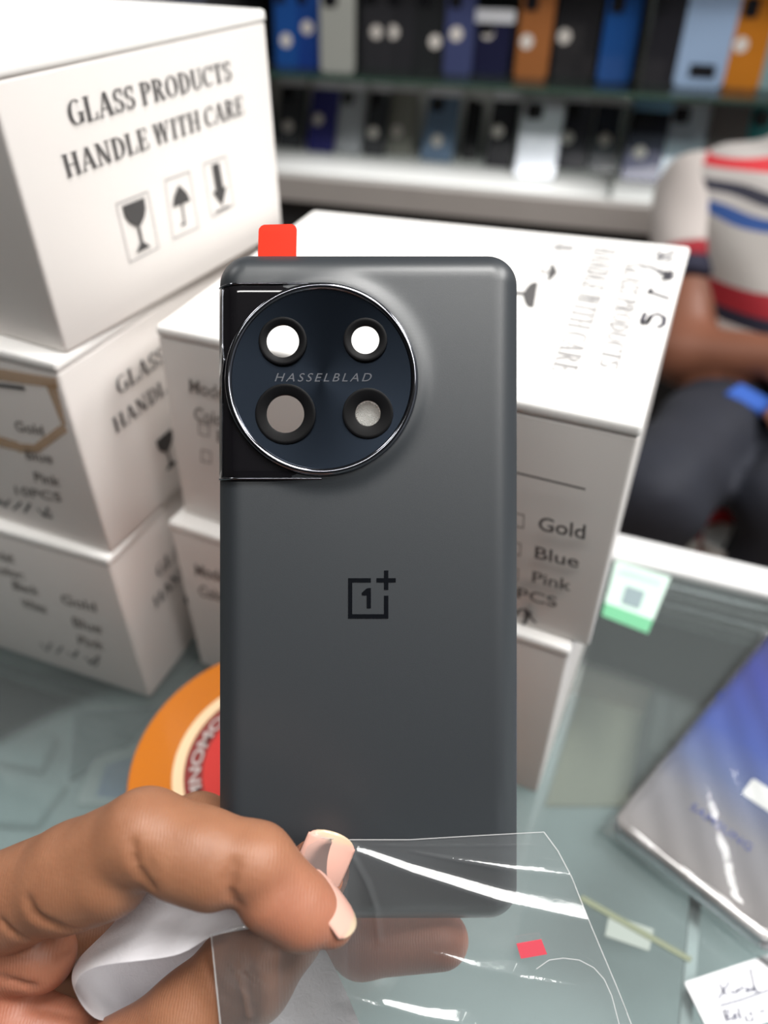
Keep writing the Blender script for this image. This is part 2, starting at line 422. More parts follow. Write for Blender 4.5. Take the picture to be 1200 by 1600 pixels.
# right stack: two cartons
tp = [onz(243, 508, zt), onz(1003, 665, zt), onz(1078, 385, zt), onz(490, 328, zt)]
bf = [onz(287, 800, zb), onz(920, 1012, zb)]
bt = [bf[0], bf[1], bf[1]+(tp[2]-tp[1]), bf[0]+(tp[3]-tp[0])]
cartD, botD, topD = carton('wide white carton behind the held cover, colour checklist on its front', None, None, None, 0, 0, zb, zt, (bt, tp))
uE = Vector((math.cos(-.4246), math.sin(-.4246), 0)); nE = Vector((-uE.y, uE.x, 0))
E0 = Vector((.2171*H, .5929*H, 0)); E1 = E0-uE*.5716*H
be = [E1, E0, E0+nE*.4463*H, E1+nE*.4463*H]
cartE, botE, topE = carton('lower white carton of the right stack, mostly hidden behind the held cover', None, None, None, 0, 0, 0, zb, (be, [Vector((p.x, p.y, zb)) for p in be]))

# printing on the cartons
def face_n(a, b, c): return (b-a).cross(c-a).normalized()
def pquad(px, p0, n): return [onplane(x, y, p0, n) for x, y in px]
def text_on(name, s, quad, n, m, parent, serif=False, shear=0, bold=0, spacing=1.0, gap=.05):
    V, Fc = serif_polys(s, gap) if serif else font_polys(s, shear, spacing, bold)
    return decal(name, norm01(V), Fc, quad, n, m, parent, .0004)
def rectpoly(x0, y0, x1, y1): return [(x0, y0), (x1, y0), (x1, y1), (x0, y1)]
def decal_polys(name, polys, quad, n, m, parent):
    V = []; Fc = []
    for q in polys: k = len(V); V += q; Fc.append(tuple(range(k, k+len(q))))
    return decal(name, V, Fc, quad, n, m, parent, .0004)
def frame_polys(t=.03): return [rectpoly(0, 0, 1, t), rectpoly(0, 1-t, 1, 1), rectpoly(0, 0, t, 1), rectpoly(1-t, 0, 1, 1)]
goblet = [[(.5-.34, .92), (.5+.34, .92), (.5+.33, .74), (.5+.24, .62), (.5+.08, .52), (.5-.08, .52), (.5-.24, .62), (.5-.33, .74)], rectpoly(.46, .2, .54, .54), [(.5-.24, .10), (.5+.24, .10), (.5+.06, .22), (.5-.06, .22)]]
umbrella = [[(.16, .52), (.84, .52), (.74, .68), (.5, .84), (.26, .68)], rectpoly(.48, .18, .53, .55), rectpoly(.36, .16, .53, .20)]
arrow = [rectpoly(.36, .42, .66, .92), [(.20, .44), (.80, .44), (.5, .12)], rectpoly(.2, .04, .8, .07)]
nAf = (uA.cross(Z)).normalized()
A0 = botA[0]
LINES = [('GLASS PRODUCTS', [(110, 198), (362, 124), (357, 95), (101, 158)]), ('HANDLE WITH CARE', [(104, 278), (380, 178), (377, 149), (94, 243)])]
ICON = [[(202, 411), (248, 387), (230, 298), (180, 318)], [(270, 374), (310, 356), (296, 267), (256, 281)], [(330, 340), (366, 321), (352, 243), (316, 256)]]
uv = lambda P: ((P-A0).dot(uA), P.z-A0.z)
for s, q in LINES:
    text_on('printed_text', s, pquad(q, A0, nAf), nAf, M_inkgrey, cartA, True)
for q, pol in zip(ICON, (goblet, umbrella, arrow)):
    Q = pquad(q, A0, nAf)
    fr = decal_polys('symbol', pol, Q, nAf, M_ink, cartA); decal_polys('symbol_frame', frame_polys(.02), Q, nAf, M_inkpale, cartA)
for cart, N, u, z0 in ((cartB, botB[0], uB, Cz), (cartC, botC[0], uC, 0)):
    n = u.cross(Z).normalized()
    for s, q in LINES:
        Q = [N+u*a+Z*(b-(.006 if cart == cartB else .01)) for a, b in map(uv, pquad(q, A0, nAf))]
        text_on('printed_text', s, Q, n, M_inkgrey, cart, True)
    for q, pol in zip(ICON, (goblet, umbrella, arrow)):
        Q = [N+u*a+Z*(b-.008) for a, b in map(uv, pquad(q, A0, nAf))]
        decal_polys('symbol', pol, Q, n, M_ink, cart)
# checklist side of D
nD = face_n(botD[0], botD[1], topD[0]); d0 = botD[0]
def chk(x0, y0, x1, y1, h): return [(x0, y0), (x1, y1), (x1+1, y1-h), (x0+1, y0-h)]
for s, q in (('Gold', [(841, 827), (914, 842), (916, 819), (843, 806)]), ('Blue', [(836, 871), (904, 887), (906, 868), (837, 852)]), ('Pink', [(832, 908), (892, 923), (894, 906), (833, 891)]),
             ('10PCS', [(776, 925), (870, 948), (871, 932), (777, 908)]), ('Model:', [(297, 612), (362, 627), (362, 606), (296, 591)]), ('Color:', [(304, 655), (362, 669), (362, 649), (304, 634)]),
             ('Black', [(340, 690), (420, 710), (420, 690), (340, 671)]), ('White', [(345, 732), (420, 752), (420, 733), (345, 714)])):
    text_on('printed_text', s, pquad(q, d0, nD), nD, M_inksoft if s in ('Model:', 'Color:', 'Black', 'White') else M_ink, cartD, bold=.012)
decal_polys('ruled_line', [rectpoly(0, 0, 1, 1)], pquad([(490, 663), (915, 765), (915, 762), (490, 660)], d0, nD), nD, M_ink, cartD)
for q in ([(800, 821), (819, 825), (820, 803), (801, 799)], [(796, 864), (814, 868), (815, 848), (797, 844)], [(794, 902), (810, 906), (811, 888), (795, 884)], [(311, 678), (328, 682), (328, 662), (311, 658)], [(315, 720), (331, 724), (331, 705), (315, 701)]):
    decal_polys('check_box', frame_polys(.09), pquad(q, d0, nD), nD, M_inksoft, cartD)
def pen(name, lines, p0, n, width, m, parent): return strokes(name, [pquad(L, p0, n) for L in lines], width, n, m, parent, .0005)
pen('handwriting', [[(800, 968), (812, 952), (822, 950), (832, 966), (838, 972)], [(822, 952), (822, 972)], [(830, 955), (818, 974)]], d0, nD, .0011, M_ink, cartD)
# checklist side of the two left cartons and of E
def left_list(cart, N, u, n, qs, ink, scr):
    nn = n.cross(u).normalized() if False else (-u)
    for s, q in qs: text_on('printed_text', s, pquad(q, N, nn), nn, ink, cart, bold=.012)
    pen('handwriting', scr, N, nn, .0012, M_ink, cart)
def q4(x0, y0, x1, y1, h): return [(x0, y0), (x1, y1), (x1-h*.22, y1-h), (x0-h*.22, y0-h)]
left_list(cartB, botB[0], uB, nB, [('Gold', q4(26, 672, 70, 680, 16)), ('Blue', q4(42, 716, 84, 724, 16)), ('Pink', q4(56, 752, 96, 760, 16)), ('10PCS', q4(26, 772, 98, 784, 14))], M_inksoft,
          [[(-5, 778), (8, 790), (16, 780), (22, 796), (34, 784), (40, 800), (48, 786)], [(60, 794), (70, 806), (76, 792), (82, 808), (66, 802)], [(-10, 790), (4, 782), (14, 792)]])
left_list(cartC, botC[0], uC, nC, [('Model:', q4(-20, 868, 24, 880, 14)), ('Color:', q4(-14, 892, 40, 906, 14)), ('Black', q4(22, 920, 62, 930, 14)), ('Gold', q4(98, 942, 152, 956, 15)), ('White', q4(36, 948, 74, 958, 14)), ('Blue', q4(116, 978, 160, 990, 15)), ('Pink', q4(124, 1006, 164, 1016, 14))], M_inksoft,
          [[(64, 1004), (74, 1016), (80, 1004), (90, 1020), (98, 1010)], [(106, 1018), (116, 1026), (122, 1016)], [(134, 1026), (150, 1040), (156, 1024), (140, 1036)]])
pen('ruled_line', [[(-20, 598), (40, 606)]], botB[0], -uB, .0016, M_inkgrey, cartB)
nE_f = -nE
text_on('printed_text', 'Model:', pquad([(306, 898), (360, 912), (360, 894), (305, 880)], E0, nE_f), nE_f, M_inksoft, cartE, bold=.012)
text_on('printed_text', 'Color:', pquad([(312, 930), (360, 943), (360, 926), (311, 913)], E0, nE_f), nE_f, M_inksoft, cartE, bold=.012)
# yellowed tape on the middle carton
for q in ([(-30, 570), (88, 590), (92, 606), (-30, 590)], [(-30, 672), (30, 690), (30, 704), (-30, 690)], [(30, 692), (60, 694), (62, 706), (30, 706)], [(56, 692), (100, 660), (106, 674), (62, 706)], [(72, 600), (88, 600), (104, 664), (98, 664)]):
    decal_polys('tape_strip', [rectpoly(0, 0, 1, 1)], pquad(q, botB[0], -uB), -uB, M_tape, cartB)
# top of D: faint lettering and handwriting
dz = topD[0]
text_on('printed_text', 'GLASS PRODUCTS', pquad([(978, 410), (936, 572), (966, 578), (1010, 414)], dz, Z), Z, M_inkpale, cartD, True)
text_on('printed_text', 'HANDLE WITH CARE', pquad([(930, 385), (862, 578), (900, 585), (964, 390)], dz, Z), Z, M_inkpale, cartD, True)
for q, pol in (([(842, 404), (832, 445), (872, 450), (882, 408)], umbrella), ([(800, 430), (788, 488), (836, 492), (846, 434)], goblet), ([(862, 372), (852, 398), (896, 402), (904, 376)], arrow)):
    decal_polys('symbol', pol, pquad(q, dz, Z), Z, M_inkgrey if pol is not arrow else M_inkpale, cartD)
pen('handwriting', [[(1000, 502), (1010, 508), (1016, 498)], [(1008, 490), (1004, 500), (1004, 509), (1012, 504), (1017, 495), (1028, 491), (1038, 497), (1037, 508), (1028, 513)],
                    [(1012, 456), (1046, 468)], [(1018, 452), (1014, 460)], [(1028, 428), (1050, 424), (1034, 434), (1053, 430), (1035, 440), (1050, 437), (1036, 430)], [(998, 415), (1016, 418), (1030, 424), (1052, 428)],
                    [(1026, 394), (1036, 400), (1030, 408), (1026, 402)], [(1036, 402), (1054, 394)], [(1038, 409), (1052, 404)]], dz, Z, .0017, M_pen, cartD)

# ------------------------------------------------------------------ roll of packing tape
TR = thing('tape_roll', 'orange brown roll of packing tape lying flat behind the hand', 'tape roll', Matrix.Translation((-.0408, .1796, 0)))
TH = .048
wind = bobj('tape_winding', lathe([(.0452, .0003), (.0626, .0003), (.0630, .001), (.0630, TH-.001), (.0624, TH), (.0452, TH), (.0452, .0003)], 128), mat('amber_tape', (196, 112, 26), .28, coat=.4, vary=.10, vscale=12), TR, True, 40)
bobj('core_ring', lathe([(.0407, .0004), (.0452, .0004), (.0452, TH+.0002), (.0407, TH+.0002), (.0407, .0004)], 128), mat('cream_paper_core', (236, 206, 166), .7), TR, True, 40)
lab = bobj('core_label', lathe([(.0300, TH-.001), (.0407, TH-.001)], 128), mat('dark_red_label', (128, 42, 40), .5), TR)
bobj('label_centre', lathe([(.0002, TH-.0011), (.0332, TH-.0007)], 96), mat('red_label', (196, 48, 42), .5), lab)
V, Fc = font_polys('OMNOMOM', 0, 1.0, .03)
x0 = min(v[0] for v in V); x1 = max(v[0] for v in V)
V2 = []
for x, y in V:
    a = R(222)-(x-x0)/(x1-x0)*R(92); r = .0342+y*.0062; V2.append((r*math.cos(a), r*math.sin(a), TH-.0004))
obj('label_text', V2, Fc, mat('white_print', (182, 166, 162), .6), lab)

# ------------------------------------------------------------------ blue phone, price card, note on the counter
def flatframe(o, x, z=None):
    z = Z if z is None else z; y = z.cross(x); return Matrix((x, y, z)).transposed().to_4x4().to_4x4()
BP = onz(950, 1283, .010); BQ = onz(1205, 1482, .010)
bx = (BQ-BP).normalized(); by = Z.cross(bx)
mw = Matrix((bx, by, Z)).transposed().to_4x4(); mw.translation = BP+bx*.0375+by*.081-Z*.010
ph = thing('smartphone', 'blue to silver glossy phone in clear sleeve lying on the counter glass', 'phone', mw)
def rr3(hw, hh, r, z): return [(x, y, z) for x, y in rrect(hw, hh, r, 8)]
def loft(rings):
    bm = bmesh.new(); L = [[bm.verts.new(p) for p in r] for r in rings]
    for a, b in zip(L, L[1:]):
        for i in range(len(a)): bm.faces.new((a[i], a[(i+1) % len(a)], b[(i+1) % len(a)], b[i]))
    bm.faces.new(L[-1]); bm.faces.new(list(reversed(L[0]))); return bm
bobj('side_frame', loft([rr3(.0362, .0790, .006, .0012), rr3(.0372, .0800, .007, .0022), rr3(.0375, .0803, .007, .0045), rr3(.0372, .0800, .007, .0075), rr3(.0365, .0793, .006, .0085)]), mat('polished_chrome', (205, 206, 210), .12, metal=1), ph, True, 30)
M_blue = ramp_mat('blue_silver_glass', [(0, (152, 146, 144)), (.22, (140, 140, 148)), (.34, (96, 112, 156)), (.5, (40, 76, 166)), (.75, (18, 44, 150)), (1, (16, 34, 120))], 1, .16, .25, .8)
bobj('back_glass', loft([rr3(.0364, .0792, .006, .0082), rr3(.0362, .0790, .006, .0092), rr3(.0350, .0778, .006, .0099), rr3(.0335, .0763, .006, .0101)]), M_blue, ph, True, 40)
V, Fc = font_polys('SAMSUNG', 0, 1.1, .01)
V = norm01(V); obj('lettering', [(-.0155+.0275*u, -.0505+.0042*v, .0103) for u, v in V], Fc, mat('blue_print', (34, 54, 130), .4), ph)
link('white_sticker', curve_plate([rrect(.011, .0055, .0015, 6)], .0001), M_white, ph).matrix_basis = Matrix.Translation((.0085, -.0215, .0104))
# the clear sleeve, slightly crumpled
bm = bmesh.new(); nx, ny = 26, 50; G = []
for j in range(ny+1):
    row = []
    for i in range(nx+1):
        u = i/nx*2-1; v = j/ny*2-1
        x = u*.0400; y = v*.0830-.000; e = max(abs(u)-.88, 0)/.12
        z = .0112-.0085*max(e, max(abs(v)-.95, 0)/.05)**1.4+.0006*math.sin(9*u+5*v*3)*math.sin(7*v+3*u)+random.uniform(-.00012, .00012)
        row.append(bm.verts.new((x, y, z)))
    G.append(row)
for j in range(ny):
    for i in range(nx): bm.faces.new((G[j][i], G[j][i+1], G[j+1][i+1], G[j+1][i]))
bobj('clear_sleeve', bm, clear('sleeve_plastic', (.97, .98, .98), .10, .05, 1.5, (1, 1, 1)), ph, True)

pc = [onz(x, y, .0006) for x, y in ((940, 962), (1012, 990), (1048, 902), (962, 876))]
card = thing('price_card', 'white and green price card lying by the far counter edge', 'card', Matrix.Translation(sum(pc, Vector())/4-Z*.0006))
wobj('paper', hexa([p-Z*.0005 for p in pc]+pc, .0001), mat('mint_paper', (196, 218, 207), .5), card)
decal_polys('green_band', [rectpoly(0, 0, 1, .22)], pc, Z, mat('green_band', (104, 172, 132), .5), card)
decal_polys('printed_block', [rectpoly(.3, .3, .68, .62)], pc, Z, mat('grey_block', (130, 146, 150), .6), card)
decal_polys('printed_lines', [rectpoly(.1+.02*k, .76+.06*k, .9, .79+.06*k) for k in range(3)], pc, Z, mat('grey_lines', (180, 196, 196), .6), card)
nt = [onz(x, y, .0008) for x, y in ((1112, 1620), (1330, 1560), (1265, 1470), (1070, 1535))]
note = thing('paper_note', 'white paper slip with handwriting, in front of the blue phone', 'note', Matrix.Translation(sum(nt, Vector())/4-Z*.0008))
wobj('paper', hexa([p-Z*.0007 for p in nt]+nt, .0001), mat('note_paper', (242, 243, 246), .6), note)
M_ball = mat('ballpoint', (58, 60, 86), .6)
pen('handwriting', [[(1124, 1536), (1130, 1550), (1138, 1556)], [(1140, 1534), (1122, 1562)], [(1142, 1546), (1143, 1553), (1149, 1552), (1152, 1544), (1153, 1552)], [(1156, 1550), (1158, 1543), (1163, 1542)], [(1164, 1549), (1170, 1542), (1172, 1549), (1166, 1551)], [(1174, 1549), (1178, 1541), (1182, 1548)], [(1172, 1513), (1180, 1550), (1186, 1548)],
                    [(1124, 1572), (1160, 1562), (1205, 1546)], [(1130, 1578), (1136, 1598)], [(1130, 1580), (1140, 1578), (1138, 1586), (1132, 1588), (1144, 1594)], [(1146, 1590), (1152, 1588), (1148, 1582), (1145, 1592), (1152, 1594)], [(1153, 1574), (1158, 1594)],
                    [(1164, 1586), (1168, 1598)], [(1168, 1584), (1176, 1582), (1174, 1588), (1178, 1592), (1172, 1597)], [(1186, 1582), (1196, 1579)]], nt[0], Z, .0007, M_ball, note)
lb = [onz(x, y, .0006) for x, y in ((945, 1462), (1014, 1486), (1022, 1452), (952, 1428))]
st = thing('glass_sticker', 'pale clear sticker on the counter glass right of the film', 'sticker', Matrix.Translation(sum(lb, Vector())/4-Z*.0006))
wobj('paper', hexa([p-Z*.0005 for p in lb]+lb, .0001), mat('pale_sticker', (144, 154, 148), .5), st)
tl = [onz(x, y, .0010) for x, y in ((905, 1406), (1078, 1504), (1082, 1496), (910, 1398))]
ts = thing('tape_line', 'thin yellow green tape line across the counter glass', 'tape', Matrix.Translation(sum(tl, Vector())/4-Z*.001))
wobj('strip', hexa([p-Z*.0004 for p in tl]+tl, .0001), mat('olive_tape', (114, 122, 98), .5), ts)
# ------------------------------------------------------------------ display rack with phone backs
ya = R(-16.3); sx = Vector((math.cos(ya), math.sin(ya), 0)); sb = Vector((-math.sin(ya), math.cos(ya), 0))
S0 = Vector((-.239, 1.785, 0)); Z1, Z2 = .030, -.159
def rp(s, b, z): return S0+sx*s+sb*b+Z*z
def rbox(s0, s1, b0, b1, z0, z1, bev=.001):
    return hexa([rp(s0, b0, z0), rp(s1, b0, z0), rp(s1, b1, z0), rp(s0, b1, z0), rp(s0, b0, z1), rp(s1, b0, z1), rp(s1, b1, z1), rp(s0, b1, z1)], bev)
rack = thing('display_rack', 'tall shop rack with a glass shelf above a white shelf', 'rack', Matrix.Translation(rp(.5, .12, FLOOR)))
SA, SB = -.10, 1.50
wobj('back_panel', rbox(SA, SB, .26, .275, FLOOR, .40, 0), M_dark, rack)
wobj('lower_back', rbox(SA, SB, .245, .26, Z2, Z1-.008, 0), mat('pale_back_board', (176, 180, 178), .6), rack)
wobj('side_panel', rbox(SA-.02, SA, 0, .275, FLOOR, .40), M_dark, rack)
wobj('side_panel', rbox(SB, SB+.02, 0, .275, FLOOR, .40), M_dark, rack)
gs = wobj('glass_shelf', rbox(SA, SB, 0, .26, Z1-.008, Z1, 0), M_shelfglass, rack)
wobj('shelf_edge', rbox(SA, SB, -.0012, 0, Z1-.008, Z1, 0), M_glassedge, rack)
wobj('white_shelf', rbox(SA, SB, 0, .26, Z2-.010, Z2), M_white, rack)
wobj('shelf_fascia', rbox(SA, SB, -.004, .012, Z2-.062, Z2-.010), M_grey, rack)
wobj('top_shelf', rbox(SA, SB, 0, .26, .27, .28), M_white, rack)
wobj('dark_base', rbox(SA, SB, .03, .26, FLOOR, Z2-.062), M_dark, rack)
pp = S0
def rackpt(px, py, z):
    return onz(px, py, z)
# glass divider
v = onplane(972, 200, S0, -sb); sdv = (v-S0).dot(sx)
wobj('glass_divider', rbox(sdv-.003, sdv+.003, 0, .26, Z2, Z1-.008, 0), M_shelfglass, rack)
wobj('glass_divider', rbox(sdv+.012, sdv+.018, 0, .26, Z1, .27, 0), M_shelfglass, rack)
M_sticker = mat('round_sticker', (222, 216, 210), .5)
M_header = mat('bag_header', (222, 224, 230), .4)
def phone_back(label, xb, yb, wpx, z, hmm, lean, mpanel, sticker=None, header=0, group=None, camera=True, yaw=0, mhead=None, dark=None, wide=1):
    b0 = onz(xb, yb, z); dpt = (b0-CAMP).dot(-CAM_BACK)
    s = (b0-S0).dot(sx); b = (b0-S0).dot(sb)
    wd = wpx*dpt/F_PX
    X = (Matrix.Rotation(yaw, 3, 'Z') @ sx); Bk = Vector((-X.y, X.x, 0))
    Y = Z*math.cos(lean)+Bk*math.sin(lean); N = X.cross(Y)
    mw = Matrix((X, Y, N)).transposed().to_4x4(); mw.translation = b0+Z*.0022*math.sin(lean)+N*.0
    t = thing('phone_cover', label, 'phone cover', mw, group)
    hh = hmm/2000
    me = curve_plate([rrect(wd/2, hh, wd*.11, 6)], .0012, .0008, 1)
    for v_ in me.vertices: v_.co.y += hh; v_.co.z += .002
    pn = link('panel', me, mpanel, t)
    if camera:
        cm = curve_plate([rrect(wd*.20, hh*.20, wd*.08, 5)], .0008, .0003, 1)
        for v_ in cm.vertices: v_.co.y += hh*2*.84; v_.co.x -= wd*.20; v_.co.z += .005
        link('camera_bump', cm, M_camdark, t)
    if sticker:
        cs = curve_plate([circ(0, 0, .0125, 28)], .0002)
        k = onplane(sticker[0], sticker[1], mw.translation+N*.0042, N)
        loc = mw.inverted() @ k
        for v_ in cs.vertices: v_.co.x += loc.x; v_.co.y += loc.y; v_.co.z += .0046
        link('round_sticker', cs, M_sticker, t)
    if header:
        hm = curve_plate([rrect(wd*.52*wide, header/2000, .004, 4)], .0004, .0002, 1)
        for v_ in hm.vertices: v_.co.y += 2*hh+header/2000-.004; v_.co.z += .0048
        link('bag_header', hm, mhead or M_header, t)
    if dark:
        dm = curve_plate([rrect(dark[2]/2, dark[3]/2, .002, 4)], .0004)
        for v_ in dm.vertices: v_.co.x += dark[0]; v_.co.y += dark[1]; v_.co.z += .0046
        link('dark_window', dm, M_camdark, t)
    return t
M_camdark = mat('camera_black', (28, 28, 32), .2, coat=.5)
def pm(name, rgb, rough=.25): return mat(name, rgb, rough, metal=.15, coat=.5)
def gm(name, *st): return ramp_mat(name, st, 1, .22, .2, .5)
g1 = 'phone backs on the upper glass shelf'; g2 = 'phone backs on the lower white shelf'
up = .12; lo = R(27)
UP = [
 ('blue phone back fading to teal at its foot, leftmost on the glass shelf', 449, 104, 36, gm('blue_teal', (0, (34, 124, 150)), (.35, (40, 96, 170)), (1, (34, 70, 160))), (447, 63), 0),
 ('indigo phone back with teal top beside the blue one on the glass shelf', 482, 105, 38, gm('indigo_teal', (0, (44, 62, 150)), (.5, (40, 74, 160)), (1, (30, 128, 160))), (480, 43), 0),
 ('plain pale grey phone back on the glass shelf without any sticker', 528, 113, 54, pm('pale_grey', (176, 178, 172)), None, 0),
 ('charcoal phone back directly right of the pale grey one on the glass shelf', 586, 108, 46, pm('charcoal', (58, 58, 62)), (588, 50), 0),
 ('charcoal phone back on the glass shelf next to the black one with low sticker', 622, 110, 46, pm('charcoal_two', (52, 52, 56)), (614, 50), 0),
 ('black phone back with low sticker between charcoal and slate blue ones', 668, 112, 46, pm('near_black', (44, 46, 48)), (680, 65), 0),
 ('slate blue phone back with round sticker on the glass shelf', 714, 116, 44, pm('slate_blue', (72, 80, 122)), (713, 53), 0),
 ('dark navy phone back under a white bag header on the glass shelf', 765, 117, 54, pm('dark_navy', (34, 36, 66)), (762, 50), 22),
 ('copper brown phone back with round sticker on the glass shelf', 828, 122, 50, pm('copper_brown', (170, 108, 62)), (823, 65), 0),
 ('black phone back with large sticker right of the copper brown one', 893, 122, 64, pm('jet_black', (34, 34, 38)), (882, 57), 0),
 ('bright blue phone back without sticker right of a black one', 957, 127, 50, gm('bright_blue', (0, (36, 104, 176)), (1, (34, 84, 170))), None, 0),
 ('black phone back without sticker right of the glass divider', 1022, 132, 62, pm('black_plain', (36, 36, 42)), None, 0),
 ('pale sky blue phone back with a dark window near its foot', 1088, 136, 72, pm('sky_blue', (166, 192, 226)), None, 0),
 ('bright orange phone back with dark camera at upper right', 1155, 138, 52, pm('bright_orange', (206, 128, 38)), (1158, 70), 0),
 ('pale teal phone back at the right frame edge on the glass shelf', 1206, 140, 44, pm('pale_teal', (138, 168, 172)), None, 0),
]
for k, (lb_, xb, yb, wp, mp, stk, hd) in enumerate(UP):
    phone_back(lb_, xb, yb, wp, Z1, (150 if hd == 0 else 92), up, mp, stk, hd, g1, camera=(k != 12), yaw=R((-2, 1, 2, -1)[k % 4]), dark=(0.004, .026, .046, .022) if k == 12 else None, wide=1.1)
M_skyhead = mat('sky_header', (122, 166, 196), .4)
LOW = [
 ('dark grey phone back with dull sticker at the left end of the white shelf', 453, 232, 42, pm('dark_grey', (66, 68, 72)), (450, 197), 20),
 ('deep indigo phone back on the white shelf, second from its left end', 500, 238, 44, pm('deep_indigo', (52, 52, 118)), (497, 187), 26),
 ('pale silver phone back between indigo and charcoal ones on the white shelf', 544, 240, 40, pm('pale_silver', (176, 180, 186)), None, 18),
 ('charcoal phone back with sticker right of the pale silver one', 584, 244, 34, pm('charcoal_low', (58, 60, 64)), (583, 207), 22),
 ('beige grey phone back with cream sticker on the white shelf', 624, 243, 42, pm('beige_grey', (136, 136, 128)), (620, 205), 24),
 ('steel blue phone back turning pale blue at its foot', 681, 253, 50, gm('steel_blue', (0, (150, 186, 222)), (.25, (122, 156, 196)), (.6, (98, 116, 138)), (1, (92, 108, 130))), (683, 220), 20),
 ('narrow black phone back standing edge-on to others on the white shelf', 732, 250, 26, pm('narrow_black', (34, 34, 38)), None, 0),
 ('black phone back under a crinkled white bag header on the white shelf', 777, 262, 42, pm('black_headed', (36, 36, 42)), (778, 205), 34),
 ('bright silver white phone back on the white shelf', 834, 278, 62, pm('silver_white', (206, 212, 222), .15), None, 0),
 ('dark plum grey phone back right of the silver white one', 890, 265, 42, pm('plum_grey', (50, 48, 58)), (887, 215), 18),
 ('ink dark phone back with bright sticker and bag header before the divider', 941, 270, 46, pm('ink_dark', (42, 46, 58)), (945, 218), 30),
 ('black phone back with royal blue lower half right of the divider', 998, 283, 56, gm('black_blue', (0, (40, 60, 150)), (.42, (42, 56, 132)), (.55, (24, 24, 34)), (1, (22, 24, 32))), (1000, 238), 28),
 ('silver phone back fading to sea blue at its foot', 1058, 286, 58, gm('silver_sea', (0, (52, 128, 176)), (.35, (84, 146, 184)), (.6, (176, 180, 186)), (1, (190, 190, 196))), None, 0),
 ('taupe grey phone back partly behind the striped shirt', 1118, 288, 56, pm('taupe_grey', (98, 94, 94)), None, 0),
 ('teal phone back behind the seated person, last on the white shelf', 1180, 292, 58, pm('teal_green', (44, 118, 122)), None, 0),
]
for k, (lb_, xb, yb, wp, mp, stk, hd) in enumerate(LOW):
    phone_back(lb_, xb, yb, wp, Z2, (152 if hd == 0 else 138), lo, mp, stk, hd, g2, camera=(k % 3 != 1), yaw=R((2, -2, 1, -1)[k % 4]), mhead=M_skyhead if k == 11 else None)
# ------------------------------------------------------------------ the held back cover
MM = .001
PD = .1879
PHM = CAM_ROT.copy(); PHM.translation = at(575, 920, PD)
cover = thing('back_cover', 'matt dark grey phone back cover with round black camera plate, held in hand', 'phone back cover', PHM)
K = PD/F_PX                                            # metres per pixel of the frame at the cover
def lp(px, py): return ((px-575)*K, (920-py)*K)
DX, DY = lp(503, 594); DR = 150.5*K
HW, HH, CR = 237*K, 528.5*K, 47*K
def zprof(d): return -.0042*(max(0, 1-d/.0062))**2.3
def bumpz(x, y):
    r = math.hypot(x-DX, y-DY)
    return .0011*math.exp(-((max(r-DR, 0))/.0024)**2) if r > DR-.002 else .0011
NCORN = 26
def outline(d):
    hw, hh, r = HW-d, HH-d, max(CR-d, .00002)
    P = []
    for (ax, ay, a0) in ((1, 1, 0), (-1, 1, 90), (-1, -1, 180), (1, -1, 270)):
        cx, cy = ax*(hw-r), ay*(hh-r)
        for i in range(NCORN+1):
            a = R(a0+90*i/NCORN); P.append((cx+r*math.cos(a), cy+r*math.sin(a)))
    out = []                                            # subdivide the straight runs evenly
    n = len(P)
    for k in range(4):
        seg = P[k*(NCORN+1):(k+1)*(NCORN+1)]; out += seg
        a = seg[-1]; b = P[((k+1)*(NCORN+1)) % n]; m = (60, 130, 60, 130)[k]
        out += [(a[0]+(b[0]-a[0])*j/m, a[1]+(b[1]-a[1])*j/m) for j in range(1, m)]
    return out
ds = [0, .00015, .0004, .0008, .0013, .0019, .0026, .0034, .0043, .0053, .0064]; d = .0064
while d < HW-.0008: d += .0009; ds.append(min(d, HW))
ds.append(HW); V = []; Fc = []; n = len(outline(0))
rings = [[(x, y, -.0058) for x, y in outline(0)], [(x, y, -.0048) for x, y in outline(0)]]
for d in ds: rings.append([(x, y, zprof(d)+bumpz(x, y)*min(1, d/.004)) for x, y in outline(d)])
for rg in rings: V += rg
for k in range(len(rings)-1):
    for i in range(n):
        q = (k*n+i, k*n+(i+1) % n, (k+1)*n+(i+1) % n, (k+1)*n+i)
        c = [sum(V[j][t] for j in q)/4 for t in (0, 1)]
        if math.hypot(c[0]-DX, c[1]-DY) < DR-.0016: continue
        Fc.append(q)
M_matt = mat('matt_dark_glass', (46, 50, 54), .42, metal=0, spec=.9, bump=.06, bscale=5000)
shell = obj('shell', V, Fc, M_matt, cover, True)
bm = bmesh.new(); bm.from_mesh(shell.data); bmesh.ops.remove_doubles(bm, verts=bm.verts, dist=2e-6); bmesh.ops.dissolve_degenerate(bm, edges=bm.edges, dist=1e-7); bm.to_mesh(shell.data); bm.free()
sol = shell.modifiers.new('thickness', 'SOLIDIFY'); sol.thickness = .0007; sol.offset = -1
